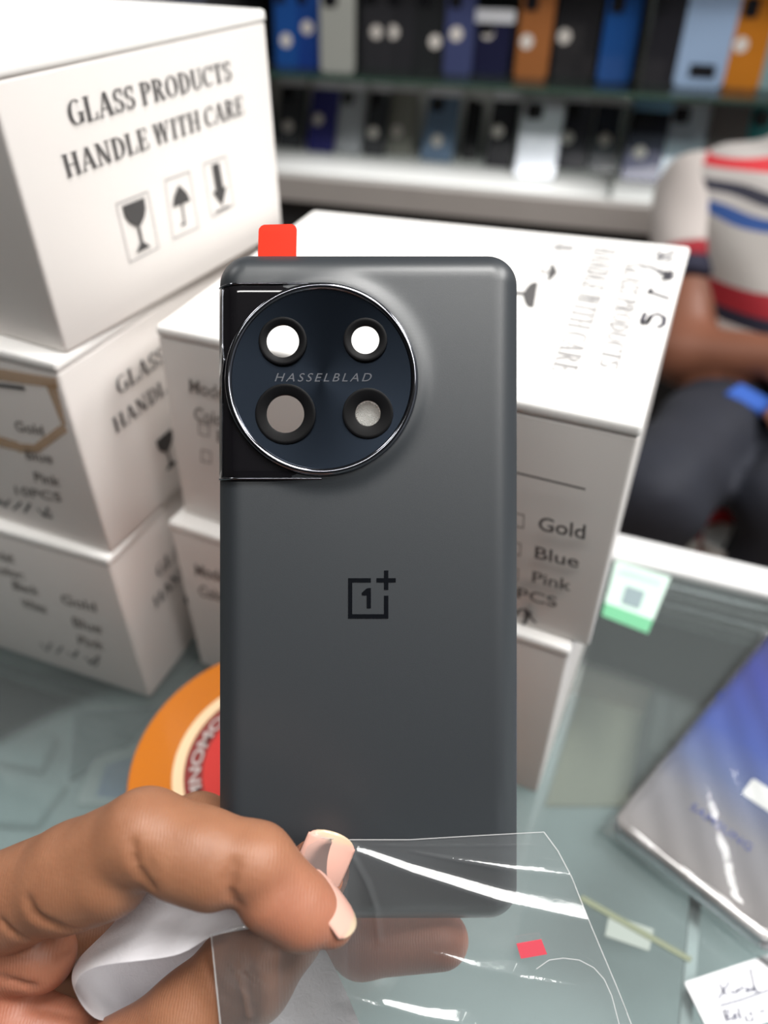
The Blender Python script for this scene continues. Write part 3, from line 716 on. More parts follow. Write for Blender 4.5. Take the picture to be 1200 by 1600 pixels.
# black corner plate that wraps round the left edge
M_gloss = mat('gloss_black', (20, 19, 22), .07, spec=.6, coat=.6)
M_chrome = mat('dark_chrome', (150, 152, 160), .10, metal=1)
x0, y1 = -HW, lp(0, 445)[1]; y0 = lp(0, 748)[1]
V = []; Fc = []; NX, NY = 60, 40
for j in range(NY+1):
    y = y0+(y1-y0)*j/NY
    for i in range(NX+1):
        t = (i/NX)**1.8; x = x0+(DX-x0)*t; d = x-x0
        e = min(j, NY-j)/NY*(y1-y0); lip = .0008*min(1, e/.0006)
        z = zprof(d)+.0007+(.0004 if d > .001 else .0004*d/.001)-(.0008-lip)*.5
        V.append((x-.00025 if i == 0 else x, y, z-(.0018 if i == 0 else 0)))
for j in range(NY):
    for i in range(NX):
        a = j*(NX+1)+i; p_ = V[a]
        if math.hypot(p_[0]-DX, p_[1]-DY) > DR-.0014: Fc.append((a, a+1, a+NX+2, a+NX+1))
plate = obj('corner_plate', V, Fc, M_gloss, cover, True)
for yy, nm in ((y1, 'plate_trim_and_glint'), (y0, 'plate_trim_and_glint')):
    bm = bmesh.new(); prev = None
    for i in range(40):
        t = (i/39)**1.6; x = x0+(DX-x0)*t; z = zprof(x-x0)+.0010
        ring = [bm.verts.new((x, yy+.00028*math.cos(a), z+.00028*math.sin(a))) for a in (0, 1.05, 2.1, 3.14, 4.19, 5.24)]
        if prev:
            for q in range(6): bm.faces.new((prev[q], prev[(q+1) % 6], ring[(q+1) % 6], ring[q]))
        prev = ring
    bobj(nm, bm, M_chrome, plate, True)
bm = bmesh.new(); prev = None  # added tube standing in for a bright reflection down the plate's left edge
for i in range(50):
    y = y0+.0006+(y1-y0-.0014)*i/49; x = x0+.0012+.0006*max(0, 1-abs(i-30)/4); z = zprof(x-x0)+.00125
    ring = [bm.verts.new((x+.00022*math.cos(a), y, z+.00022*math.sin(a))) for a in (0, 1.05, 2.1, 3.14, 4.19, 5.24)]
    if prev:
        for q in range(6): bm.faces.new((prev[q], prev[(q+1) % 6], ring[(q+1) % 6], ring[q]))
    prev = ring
bobj('plate_trim_and_glint', bm, M_chrome, plate, True)
# camera disc: chrome ring, brushed dark face with four real holes
def at_disc(bm): bm.transform(Matrix.Translation((DX, DY, 0))); return bm
bobj('disc_ring', at_disc(lathe([(DR-.0004, -.0005), (DR, .0010), (DR-.0002, .0019), (DR-.0006, .0024), (DR-.0011, .0025), (DR-.0015, .0023), (DR-.0018, .0019), (DR-.0019, .0014)], 160)), M_chrome, cover, True)
HOLES = [(443, 535, 25, 36.5, 'upper left'), (571, 533, 21.5, 33, 'upper right'), (447, 648, 29, 46, 'lower left'), (575, 647, 19.5, 38.5, 'lower right')]
HD = [(lp(hx, hy)[0]-DX, lp(hx, hy)[1]-DY, ro*K) for hx, hy, ri, ro, _ in HOLES]
RD = DR-.0016
def dishz(r): return .0017-.0012*(1-(r/RD)**2)
NR, NA = 84, 300; V = [(0, 0, dishz(0))]; Fc = []
for k in range(1, NR+1):
    for i in range(NA): r = RD*k/NR; V.append((r*math.cos(2*math.pi*i/NA), r*math.sin(2*math.pi*i/NA), dishz(r)))
for k in range(NR):
    for i in range(NA):
        j = (i+1) % NA
        q = (0, 1+i, 1+j) if k == 0 else (1+(k-1)*NA+i, 1+k*NA+i, 1+k*NA+j, 1+(k-1)*NA+j)
        cx_ = sum(V[t][0] for t in q)/len(q); cy_ = sum(V[t][1] for t in q)/len(q)
        if all(math.hypot(cx_-hx, cy_-hy) > hr-.0003 for hx, hy, hr in HD): Fc.append(q)
m, nn, ll, bb = newmat('brushed_dark_disc')
bb.inputs['Base Color'].default_value = (*lin((38, 46, 57)), 1); bb.inputs['Metallic'].default_value = .9; bb.inputs['Roughness'].default_value = .26
bb.inputs['Anisotropic'].default_value = .6; bb.inputs['Coat Weight'].default_value = .3; bb.inputs['Coat Roughness'].default_value = .03
tg = nn.new('ShaderNodeTangent'); tg.direction_type = 'RADIAL'; tg.axis = 'Z'; ll.new(tg.outputs[0], bb.inputs['Tangent'])
disc = obj('camera_disc', V, Fc, m, cover, True); disc.location = (DX, DY, 0)
M_rim = mat('lens_rim_black', (5, 5, 7), .45, spec=.15)
for hx, hy, ri, ro, pos in HOLES:
    a, b = lp(hx, hy); ri *= K; ro *= K
    bm = lathe([(ro+.0002, .0003), (ro+.0001, .00175), (ro-.0002, .00185), (ro-.0006, .00180), (ri+.0004, .0016), (ri+.0001, .0015), (ri, .0012), (ri+.0003, -.0003), (ro+.0002, -.0003)], 72)
    bm.transform(Matrix.Translation((a-DX, b-DY, 0)))
    bobj('lens_rim', bm, M_rim, disc, True, 50)
# flash window in the lower right opening: pale lens with facets
a, b = lp(575, 647); bm = bmesh.new(); rr_ = 19.8*K; N_ = 9
for j in range(-N_, N_):
    for i in range(-N_, N_):
        s_ = rr_/N_; x, y = i*s_, j*s_
        if math.hypot(x+s_/2, y+s_/2) < rr_-s_*.3:
            c4 = [bm.verts.new((x+u*s_, y+v*s_, 0)) for u, v in ((0, 0), (1, 0), (1, 1), (0, 1))]; tp_ = bm.verts.new((x+s_/2+random.uniform(-.3, .3)*s_, y+s_/2+random.uniform(-.3, .3)*s_, s_*.35))
            for q in range(4): bm.faces.new((c4[q], c4[(q+1) % 4], tp_))
bm.transform(Matrix.Translation((a-DX, b-DY, -.0006)))
bobj('flash_lens', bm, clear('flash_plastic', (.95, .96, .93), .15, .35, 1.5, (.9, .92, .88)), disc)
# lettering on the disc and the emblem
V, Fc = font_polys('HASSELBLAD', .32, 1.35)
V = norm01(V); xa, ya_ = lp(430, 597); xb, yb_ = lp(581, 584)
M_disclet = mat('silver_grey_print', (92, 94, 100), .4, metal=.4)
obj('lettering', [(xa+(xb-xa)*u-DX, ya_+(yb_-ya_)*v-DY, dishz(math.hypot(xa+(xb-xa)*u-DX, ya_+(yb_-ya_)*v-DY))+.00012) for u, v in V], Fc, M_disclet, disc)
def lrect(x0, y0, x1, y1):
    a = lp(x0, y1); b = lp(x1, y0); return [(a[0], a[1]), (b[0], a[1]), (b[0], b[1]), (a[0], b[1])]
polys = [lrect(544, 903.3, 550.4, 966.4), lrect(550.4, 903.3, 579.5, 910), lrect(550.4, 959.6, 600, 966.4), lrect(600, 930.6, 606.8, 966.4),
         lrect(588.2, 903.3, 618.4, 910), lrect(600, 891.3, 606.8, 903.3), lrect(600, 910, 606.8, 921.6),
         lrect(573, 920, 579.6, 950.4), [lp(573.2, 919), lp(565.2, 926.4), lp(565.6, 930.2), lp(573.2, 930.2)], [lp(573, 920), lp(579.6, 920), lp(579.6, 918.8), lp(574.5, 918.8)]]
V = []; Fc = []
for q in polys: k = len(V); V += [(p[0], p[1], .00012) for p in q]; Fc.append(tuple(range(k, k+len(q))))
obj('emblem', V, Fc, mat('emblem_black', (16, 18, 22), .12, spec=.6), cover)
# red pull tab stuck behind the top edge
tabp = [(397, 408)]+[(397+11-11*math.cos(R(90*i/8)), 334+11-11*math.sin(R(90*i/8))) for i in range(9)]+[(459-11+11*math.sin(R(90*i/8)), 333+11-11*math.cos(R(90*i/8))) for i in range(9)]+[(459, 408)]
me = curve_plate([[lp(*q) for q in tabp]], .00006)
for v_ in me.vertices:
    v_.co.z += -.0051-.9*max(0, v_.co.y-HH)**1.0*.25
tab = link('pull_tab', me, mat('red_film_tab', (204, 40, 5), .45, sss=0, spec=.15), cover)
tab['label'] = 'bright red pull tab'

# ------------------------------------------------------------------ the hand
HM = CAM_ROT.copy(); HM.translation = at(-120, 1600, .19); HI = HM.inverted()
def hl(px, py, d): return np.array(HI @ at(px, py, d))
def chain(P, pts, k=.0022):
    """pts: (px, py, depth, radius in frame pixels)"""
    out = None
    for a, b in zip(pts, pts[1:]):
        s = roundcone(P, hl(*a[:3]), hl(*b[:3]), a[3]*a[2]/F_PX, b[3]*b[2]/F_PX)
        out = s if out is None else smin(out, s, k)
    return out
INDEX = [(10, 1408, .170, 76), (120, 1362, .164, 75), (228, 1306, .158, 70), (312, 1334, .1565, 68), (398, 1350, .1565, 61), (474, 1423, .1585, 54), (518, 1445, .1590, 35)]
THUMB = [(60, 1745, .172, 100), (200, 1680, .170, 84), (302, 1592, .170, 71), (385, 1520, .1715, 73), (442, 1450, .176, 62), (496, 1362, .1805, 50)]
MIDDLE = [(60, 1420, .205, 54), (240, 1318, .206, 50), (310, 1292, .207, 50), (400, 1318, .208, 48), (565, 1474, .203, 49), (688, 1468, .199, 44)]
RING = [(30, 1470, .212, 52), (230, 1440, .226, 48), (330, 1500, .226, 46), (300, 1570, .214, 42)]
PINKY = [(0, 1530, .215, 48), (150, 1540, .230, 42), (240, 1590, .228, 40), (200, 1640, .215, 36)]
def hand_raw(P):
    palm = smin(roundcone(P, hl(-60, 1500, .190), hl(-260, 1700, .215), .020, .024), roundcone(P, hl(-40, 1560, .182), hl(-200, 1720, .20), .017, .022), .008)
    palm = smin(palm, roundcone(P, hl(-50, 1475, .178), hl(62, 1492, .1755), .0105, .0080), .003)
    palm = smin(palm, roundcone(P, hl(-60, 1580, .178), hl(95, 1620, .177), .0100, .0075), .002)
    i = chain(P, INDEX)
    i = smin(i, roundcone(P, hl(282, 1342, .1555), hl(330, 1360, .155), 62*.156/F_PX, 60*.155/F_PX), .0012)
    i = smin(i, roundcone(P, hl(100, 1384, .1635), hl(168, 1366, .160), 72*.1635/F_PX, 68*.16/F_PX), .0014)
    i = smin(i, roundcone(P, hl(424, 1402, .1555), hl(470, 1432, .157), 54*.1555/F_PX, 50*.157/F_PX), .0012)
    t = smin(chain(P, THUMB, .003), palm, .0035)
    q = smin(i, palm, .0016)
    rest = smin(chain(P, MIDDLE), palm, .004)
    rest = np.minimum(rest, smin(chain(P, RING), palm, .004)); rest = np.minimum(rest, smin(chain(P, PINKY), palm, .004))
    return smin(np.minimum(q, rest), t, .0004)
def march(px, py, f, d0=.12, d1=.24):
    o = at(0, 0, 0)
    d = d0
    for _ in range(80):
        s = float(f(hl(px, py, d)[None])[0])
        if s < .00006: return d
        d += s*.8/ray(px, py).length
        if d > d1: return None
    return d
CREASES = [([(206, 1316), (210, 1345), (220, 1368), (238, 1388)], .00075), ([(364, 1345), (357, 1372), (359, 1398), (372, 1414)], .00070),
           ([(42, 1408), (52, 1430), (84, 1447), (132, 1455), (196, 1444)], .00090), ([(0, 1438), (40, 1470), (72, 1488)], .0006), ([(92, 1500), (116, 1490)], .0005),
           ([(0, 1530), (50, 1544), (112, 1552)], .0010), ([(0, 1566), (60, 1576), (120, 1588)], .0004), 
           ([(302, 1486), (306, 1515), (324, 1562), (344, 1590)], .00045), ([(318, 1490), (330, 1525), (352, 1560)], .00035), ([(345, 1500), (372, 1536), (398, 1556)], .0003), ([(366, 1492), (398, 1528), (420, 1540)], .0003), ([(356, 1560), (380, 1575), (400, 1578)], .0003), ([(228, 1330), (236, 1360)], .0003), ([(372, 1350), (366, 1380)], .0003)]
CR3 = []
for pts, r in CREASES:
    L = []
    for (x, y) in pts:
        d = march(x, y, hand_raw)
        if d and (not L or abs(d-dl) < .006): L.append(hl(x, y, d-r*.15)); dl = d
    CR3.append((L, r))
def hand_sdf(P):
    s = hand_raw(P)
    for L, r in CR3:
        for a, b in zip(L, L[1:]):
            lo_ = np.minimum(a, b)-.004; hi_ = np.maximum(a, b)+.004
            box_ = ((P > lo_) & (P < hi_)).all(-1)
            if box_.any():
                g = roundcone(P[box_], a, b, r, r); k = .0010
                s0 = s[box_]; h = np.clip(.5-.5*(s0+g)/k, 0, 1)
                s[box_] = s0*(1-h)+(-g)*h+k*h*(1-h)
    return s
lo_ = hl(0, 1600, .17); C0 = []
for c in (INDEX, THUMB, MIDDLE, RING, PINKY): C0 += [hl(*p[:3]) for p in c]
C0 += [hl(-260, 1700, .215)]
C0 = np.array(C0)
m, nn, ll, bb = newmat('skin')
tc = nn.new('ShaderNodeTexCoord')
nz = nn.new('ShaderNodeTexNoise'); nz.inputs['Scale'].default_value = 120; nz.inputs['Detail'].default_value = 5; ll.new(tc.outputs['Object'], nz.inputs[0])
mx = nn.new('ShaderNodeMix'); mx.data_type = 'RGBA'; mx.inputs[6].default_value = (*lin((132, 88, 64)), 1); mx.inputs[7].default_value = (*lin((164, 115, 86)), 1); ll.new(nz.outputs[0], mx.inputs[0])
va = nn.new('ShaderNodeAttribute'); va.attribute_name = 'pinkness'
m2 = nn.new('ShaderNodeMix'); m2.data_type = 'RGBA'; m2.inputs[7].default_value = (*lin((172, 110, 88)), 1); ll.new(va.outputs['Fac'], m2.inputs[0]); ll.new(mx.outputs[2], m2.inputs[6])
ll.new(m2.outputs[2], bb.inputs['Base Color']); bb.inputs['Roughness'].default_value = .46; bb.inputs['Specular IOR Level'].default_value = .4
bb.inputs['Subsurface Weight'].default_value = .18; bb.inputs['Subsurface Radius'].default_value = (.0035, .0013, .0007); bb.inputs['Subsurface Scale'].default_value = 1
wv = nn.new('ShaderNodeTexWave'); wv.inputs['Scale'].default_value = 480; wv.inputs['Distortion'].default_value = 5; wv.inputs['Detail'].default_value = 2; wv.inputs['Detail Scale'].default_value = .6; wv.bands_direction = 'X'
ll.new(tc.outputs['Object'], wv.inputs[0])
n2 = nn.new('ShaderNodeTexNoise'); n2.inputs['Scale'].default_value = 900; n2.inputs['Detail'].default_value = 3; ll.new(tc.outputs['Object'], n2.inputs[0])
ad = nn.new('ShaderNodeMath'); ad.operation = 'MULTIPLY_ADD'; ad.inputs[1].default_value = .5; ll.new(wv.outputs['Fac'], ad.inputs[0]); ll.new(n2.outputs[0], ad.inputs[2])
bp = nn.new('ShaderNodeBump'); bp.inputs['Strength'].default_value = .35; bp.inputs['Distance'].default_value = .00022; ll.new(ad.outputs[0], bp.inputs['Height']); ll.new(bp.outputs[0], bb.inputs['Normal'])
M_skin = m
hand = sdf_obj('hand', hand_sdf, C0.min(0)-.027, C0.max(0)+.016, .00075, M_skin)
hand.matrix_world = HM
tag(hand, 'left hand pinching film and tissue in front of the grey back cover', 'hand')
sm = hand.modifiers.new('smooth', 'SMOOTH'); sm.iterations = 2; sm.factor = .5
Vh = np.array([v.co[:] for v in hand.data.vertices])
pk = np.zeros(len(Vh))
for (p, r) in ((hl(500, 1440, .158), .011), (hl(496, 1362, .18), .012), (hl(700, 1468, .199), .018), (hl(30, 1590, .172), .022), (hl(440, 1425, .155), .010), (hl(590, 1485, .199), .02)):
    pk = np.maximum(pk, np.exp(-((Vh-p)**2).sum(1)/r**2)*.85)
at_ = hand.data.attributes.new('pinkness', 'FLOAT', 'POINT'); at_.data.foreach_set('value', pk.astype(np.float32))
# nails
def nail(name, c, a, nrm, hw, hlen, rs, rl, label):
    a = Vector(a).normalized(); nrm = Vector(nrm); nrm = (nrm-a*nrm.dot(a)).normalized(); b = a.cross(nrm); c = Vector(c)
    NU, NV = 20, 26; top = []; bot = []; W = []
    for j in range(NV+1):
        v = j/NV*2-1
        wd = hw*(1-.10*max(0, -v)**3)*math.sqrt(max(0, 1-max(0, abs(v)-.62)**2/.40**2*.80))
        for i in range(NU+1):
            u = i/NU*2-1
            h = .00035-(wd*u)**2/(2*rs)-(hlen*v)**2/(2*rl)*(1 if v < .6 else .9)
            p = c+b*wd*u+a*hlen*(v-(.07*u*u if v > .7 else 0))+nrm*h
            top.append(p); bot.append(p-nrm*.0006); W.append(max(0, min(1, (v-.74-.10*u*u)/.05)))
    Fq = []; off = len(top)
    for j in range(NV):
        for i in range(NU):
            q = j*(NU+1)+i; Fq.append((q, q+1, q+NU+2, q+NU+1)); Fq.append((off+q, off+q+NU+1, off+q+NU+2, off+q+1))
    edge = [i for i in range(NU+1)]+[(j+1)*(NU+1)+NU for j in range(NV)]+[NV*(NU+1)+i for i in range(NU-1, -1, -1)]+[j*(NU+1) for j in range(NV-1, 0, -1)]
    for x, y in zip(edge, edge[1:]+edge[:1]): Fq.append((x, off+x, off+y, y))
    o = obj(name, top+bot, Fq, M_nail, hand, True)
    o.data.attributes.new('free_edge', 'FLOAT', 'POINT').data.foreach_set('value', np.array(W+W, np.float32))
    o['label'] = label
    return o
m, nn, ll, bb = newmat('nail')
va = nn.new('ShaderNodeAttribute'); va.attribute_name = 'free_edge'
mx = nn.new('ShaderNodeMix'); mx.data_type = 'RGBA'; mx.inputs[6].default_value = (*lin((222, 172, 156)), 1); mx.inputs[7].default_value = (*lin((208, 184, 156)), 1)
ll.new(va.outputs['Fac'], mx.inputs[0]); ll.new(mx.outputs[2], bb.inputs['Base Color']); bb.inputs['Roughness'].default_value = .3; bb.inputs['Coat Weight'].default_value = .25
M_nail = m
nail('nail', hl(526, 1407, .1578), (.63, -.78, -.05), (.74, .60, .24), .0050, .0069, .0080, .030, 'index finger nail, pale pink, long edge')
nail('nail', hl(506, 1355, .1728), (.42, .90, -.12), (.22, -.05, .97), .0060, .0077, .0090, .030, 'thumb nail, pale, facing the viewer')

# ------------------------------------------------------------------ white tissue sheet
def catmull(rows, m):
    R_ = [np.array(r, float) for r in rows]; R_ = [2*R_[0]-R_[1]]+R_+[2*R_[-1]-R_[-2]]; out = []
    for i in range(1, len(R_)-2):
        for k in range(m):
            t = k/m; p0, p1, p2, p3 = R_[i-1:i+3]
            out.append(.5*((2*p1)+(-p0+p2)*t+(2*p0-5*p1+4*p2-p3)*t*t+(-p0+3*p1-3*p2+p3)*t**3))
    out.append(R_[-2]); return out
TIS = [[(405, 1395, .1690), (402, 1425, .1655), (398, 1450, .1610)],
       [(318, 1385, .1700), (330, 1425, .1660), (332, 1463, .1600)],
       [(225, 1385, .1735), (255, 1440, .1660), (272, 1493, .1585)],
       [(175, 1445, .1770), (168, 1478, .1680), (146, 1512, .1595)],
       [(128, 1492, .1800), (114, 1520, .1720), (118, 1546, .1620)],
       [(122, 1505, .1860), (128, 1540, .1785), (147, 1590, .1685)],
       [(205, 1430, .1900), (178, 1530, .1940), (200, 1600, .1790)],
       [(255, 1385, .1870), (262, 1540, .1970), (275, 1640, .1860)],
       [(400, 1462, .1915), (410, 1560, .1890), (420, 1660, .1840)],
       [(500, 1470, .1918), (545, 1560, .1900), (600, 1700, .1860)]]
rows = catmull([[c for p in r for c in p] for r in TIS], 10)
V = []; NT = 24
for r in rows:
    r = r.reshape(3, 3)
    for j in range(NT+1):
        t = j/NT; p = r[0]*(1-t)*(1-2*t)+4*r[1]*t*(1-t)+r[2]*t*(2*t-1)
        V.append(at(p[0], p[1], p[2]+.00022*math.sin(p[0]*.09+p[1]*.05)+random.uniform(-.00008, .00008)))
Fc = [(i*(NT+1)+j, i*(NT+1)+j+1, (i+1)*(NT+1)+j+1, (i+1)*(NT+1)+j) for i in range(len(rows)-1) for j in range(NT)]
m, nn, ll, bb = newmat('white_tissue')
bb.inputs['Base Color'].default_value = (*lin((226, 224, 228)), 1); bb.inputs['Roughness'].default_value = .55; bb.inputs['Sheen Weight'].default_value = .2
tc = nn.new('ShaderNodeTexCoord'); vo = nn.new('ShaderNodeTexNoise'); vo.inputs['Scale'].default_value = 420; vo.inputs['Detail'].default_value = 4; vo.inputs['Distortion'].default_value = 1.5
ll.new(tc.outputs['Object'], vo.inputs[0]); bp = nn.new('ShaderNodeBump'); bp.inputs['Strength'].default_value = .5; bp.inputs['Distance'].default_value = .0004
ll.new(vo.outputs[0], bp.inputs['Height']); ll.new(bp.outputs[0], bb.inputs['Normal'])
tl_ = nn.new('ShaderNodeBsdfTranslucent'); tl_.inputs[0].default_value = (.8, .8, .82, 1); ms = nn.new('ShaderNodeMixShader'); ms.inputs[0].default_value = .08
ll.new(bb.outputs[0], ms.inputs[1]); ll.new(tl_.outputs[0], ms.inputs[2]); ll.new(ms.outputs[0], nn['Material Output'].inputs[0])
ti = obj('tissue_sheet', V, Fc, m, None, True)
tag(ti, 'folded white tissue sheet between thumb and index finger', 'tissue')

# ------------------------------------------------------------------ clear protective film with red tag
def poly_at(pts, t):
    L = [0]
    for a, b in zip(pts, pts[1:]): L.append(L[-1]+math.hypot(b[0]-a[0], b[1]-a[1]))
    t *= L[-1]
    for k in range(len(pts)-1):
        if t <= L[k+1] or k == len(pts)-2:
            f = (t-L[k])/(L[k+1]-L[k]); return np.array(pts[k])*(1-f)+np.array(pts[k+1])*f
TOPE = [(330, 1460), (362, 1447), (400, 1445), (440, 1425), (465, 1370), (480, 1322), (502, 1309), (545, 1312), (640, 1312), (740, 1306), (850, 1300)]
RIGE = [(850, 1300), (872, 1330), (893, 1370), (925, 1450), (965, 1545), (1008, 1655)]
LEFE = [(330, 1460), (336, 1520), (350, 1655)]; BOTE = [(350, 1655), (1008, 1655)]
# folds: polyline, width of the upper flank at start / end in frame pixels, share of full slope
FOLDS = [([(470, 1318), (505, 1311), (640, 1364), (780, 1410), (945, 1446)], 2, 32, 1.0), ([(640, 1330), (720, 1346), (800, 1360), (915, 1372)], 2, 15, 1.0),
         ([(545, 1330), (572, 1380), (586, 1420), (592, 1470)], 9, 9, .5), ([(520, 1318), (640, 1322), (838, 1321)], 2, 3, .9), ([(445, 1440), (370, 1452), (330, 1466)], 6, 14, 1.0), ([(845, 1342), (905, 1352)], 3, 3, .9), ([(855, 1350), (912, 1360)], 3, 3, .8),
         ([(690, 1492), (740, 1512), (800, 1522)], 6, 22, 1.0), ([(600, 1572), (660, 1590), (720, 1600)], 14, 24, 1.0), ([(385, 1470), (375, 1520), (390, 1590)], 8, 8, .3)]
def flank_slope(px, py):
    P = at(px, py, .177); v = (CAMP-P).normalized(); l_ = (Vector(TUBE)-P).normalized(); h = (v+l_).normalized()
    s = h.dot(CAM_UP)/h.dot(CAM_BACK); return s/(1+(py-800)/F_PX*s)
FS = [[flank_slope(*q) for q in f[0]] for f in FOLDS]
def ridge(x, y):
    h = 0
    for (pts, w0, w1, amt), sl in zip(FOLDS, FS):
        best = 1e9
        for k in range(len(pts)-1):
            a = np.array(pts[k]); b = np.array(pts[k+1]); dd = b-a; u = ((x-a[0])*dd[0]+(y-a[1])*dd[1])/(dd@dd); t = min(1, max(0, u))
            qx, qy = x-a[0]-t*dd[0], y-a[1]-t*dd[1]; q = math.hypot(qx, qy)
            if q < best:
                best = q; bt = (k+t)/(len(pts)-1); dn = dd[0]/math.hypot(dd[0], dd[1]); s_ = sl[k]*(1-t)+sl[k+1]*t
                sg = 1 if (dd[0]*qy-dd[1]*qx)*(1 if dd[0] >= 0 else -1) < 0 else -1
        L_ = w0+(w1-w0)*bt; S = s_*amt*.1473*MM/max(.5, abs(dn))
        if sg > 0: h += S*max(0, L_-best)
        else: h += S*L_*math.exp(-best/((2.2 if w1 > 20 else .9)*L_))
    return h
def sstep(x): x = min(1, max(0, x)); return x*x*(3-2*x)
V = []; NS, NTT = 220, 140
for i in range(NS+1):
    s = i/NS
    tp_, bt_ = poly_at(TOPE, s), poly_at(BOTE, s)
    for j in range(NTT+1):
        t = j/NTT
        l_, r_ = poly_at(LEFE, t), poly_at(RIGE, t)
        c00, c10, c01, c11 = (np.array(q) for q in (TOPE[0], TOPE[-1], BOTE[0], BOTE[-1]))
        p = tp_*(1-t)+bt_*t+l_*(1-s)+r_*s-((c00*(1-s)+c10*s)*(1-t)+(c01*(1-s)+c11*s)*t)
        d = .1598+.0185*sstep((p[0]-415)/150)
        V.append(at(p[0], p[1], d-ridge(p[0], p[1])))
Fc = [(i*(NTT+1)+j, i*(NTT+1)+j+1, (i+1)*(NTT+1)+j+1, (i+1)*(NTT+1)+j) for i in range(NS) for j in range(NTT)]
M_film = clear('clear_film', (.985, .99, .99), .07, .07, 1.55, (.9, .93, .95), bump=.03, bscale=250, gl=1.7)
ft = thing('protective_film', 'clear peeled protective film hanging from the pinched fingers, with small red tag', 'film', CAM_ROT.copy())
ft.matrix_world = Matrix.Translation(at(650, 1480, .176)) @ CAM_ROT
fi = ft.matrix_basis.inverted()
def fobj(name, V, Fc, m, sm_=False): return obj(name, [fi @ v for v in V], Fc, m, ft, sm_)
fobj('film_sheet', V, Fc, M_film, True)
def fd(x): return .1598+.0185*sstep((x-415)/150)
# rounded cut line of the inner layer, the free edge lines and the tag
def fline(name, pts, wd, m, dz=.0003):
    L = [at(x, y, fd(x)-dz) for x, y in pts]; v, f = ribbon(L, wd, CAM_BACK); return fobj(name, v, f, m)
M_edge = clear('film_edge', (.9, .9, .9), .2, .45, 1.5, (1, 1, 1))
fline('cut_line', [(838, 1514), (858, 1500), (880, 1497), (905, 1500), (928, 1512), (944, 1530), (956, 1556), (970, 1610)], .00026, M_edge, .0022)
fline('film_edge', RIGE, .00030, M_edge); fline('film_edge', LEFE, .00028, M_edge)
fline('film_edge', TOPE[6:], .00022, M_edge)
q = [(807, 1475), (846, 1468), (855, 1491), (814, 1498)]
L = [at(x, y, fd(x)-.0022) for x, y in q]
fobj('red_tag', L+[p-CAM_BACK*.0002 for p in L], [(0, 1, 2, 3), (7, 6, 5, 4), (0, 4, 5, 1), (1, 5, 6, 2), (2, 6, 7, 3), (3, 7, 4, 0)], mat('red_tag', (222, 84, 98), .4))['label'] = 'small pinkish red tag'
# ------------------------------------------------------------------ seated person at the right
def pw(px, py, d): return np.array(at(px, py, d))
PEL = pw(1235, 640, 1.20); CHE = pw(1215, 430, 1.19); NEC = pw(1300, 190, 1.28); HEA = pw(1365, 40, 1.14)
SHR = pw(1088, 300, 1.26); ELR = pw(1066, 552, 1.15); WRR = pw(1262, 566, 1.03)
SHL = pw(1420, 280, 1.26); ELL = pw(1450, 560, 1.14); WRL = pw(1330, 606, 1.04)
HIR = pw(1140, 655, 1.18); KNR = pw(1024, 770, .94); HIL = pw(1305, 660, 1.19); KNL = pw(1236, 790, .95)
ANR = np.array([KNR[0]-.03, KNR[1]+.03, FLOOR+.09]); ANL = np.array([KNL[0]+.03, KNL[1]+.03, FLOOR+.09])
def torso(P, g=0):
    d = roundcone(P, PEL, CHE, .135+g, .125+g)
    d = smin(d, roundcone(P, SHR+np.array([.03, -.02, .0]), SHL-np.array([.03, .02, 0]), .062+g, .062+g), .09)
    return d
def arm(P, a, b, c, g=0, hand_=True):
    d = smin(roundcone(P, a, b, .055+g, .043+g), roundcone(P, b, c, .043+g, .030+g), .02)
    return d
def leg(P, a, b, c, g=0): return smin(roundcone(P, a, b, .082+g, .052+g), roundcone(P, b, c, .050+g, .040+g), .02)
FW = np.array([-.35, -.93, 0]); FW = FW/np.linalg.norm(FW); SD = np.array([.93, -.35, 0])
def headf(P):
    d = ellip(P, HEA, (.082, .098, .115))
    d = smin(d, ellip(P, HEA+FW*.028-np.array([0, 0, .060]), (.058, .060, .062)), .03)
    d = smin(d, roundcone(P, HEA+FW*.092+np.array([0, 0, .012]), HEA+FW*.112-np.array([0, 0, .022]), .010, .015), .012)
    for s in (-1, 1):
        d = smin(d, ellip(P, HEA+SD*s*.084-np.array([0, 0, .008]), (.016, .022, .032)), .006)
        e = ball(P, HEA+FW*.098+SD*s*.033+np.array([0, 0, .014]), .015); d = -smin(-d, e, .012)
        d = np.minimum(d, ball(P, HEA+FW*.083+SD*s*.033+np.array([0, 0, .014]), .0125))
    d = smin(d, roundcone(P, HEA+FW*.086+SD*-.022-np.array([0, 0, .056]), HEA+FW*.086+SD*.022-np.array([0, 0, .056]), .007, .007), .006)
    return d
def fingers(P, w, dirv, s=1):
    dirv = dirv/np.linalg.norm(dirv); side = np.cross(dirv, [0, 0, 1.0]); side /= np.linalg.norm(side)
    d = roundcone(P, w, w+dirv*.075, .026, .030)
    for k in range(4):
        o = w+dirv*.085+side*(k-1.5)*.020; ln_ = (.070, .080, .074, .056)[k]
        m_ = o+dirv*ln_*.5-np.array([0, 0, .006]); d = np.minimum(d, smin(roundcone(P, o, m_, .0098, .009), roundcone(P, m_, m_+dirv*ln_*.45-np.array([0, 0, .022]), .009, .0075), .003))
    d = smin(d, roundcone(P, w+dirv*.03+side*.03*s, w+dirv*.085+side*.058*s, .013, .009), .006)
    return d
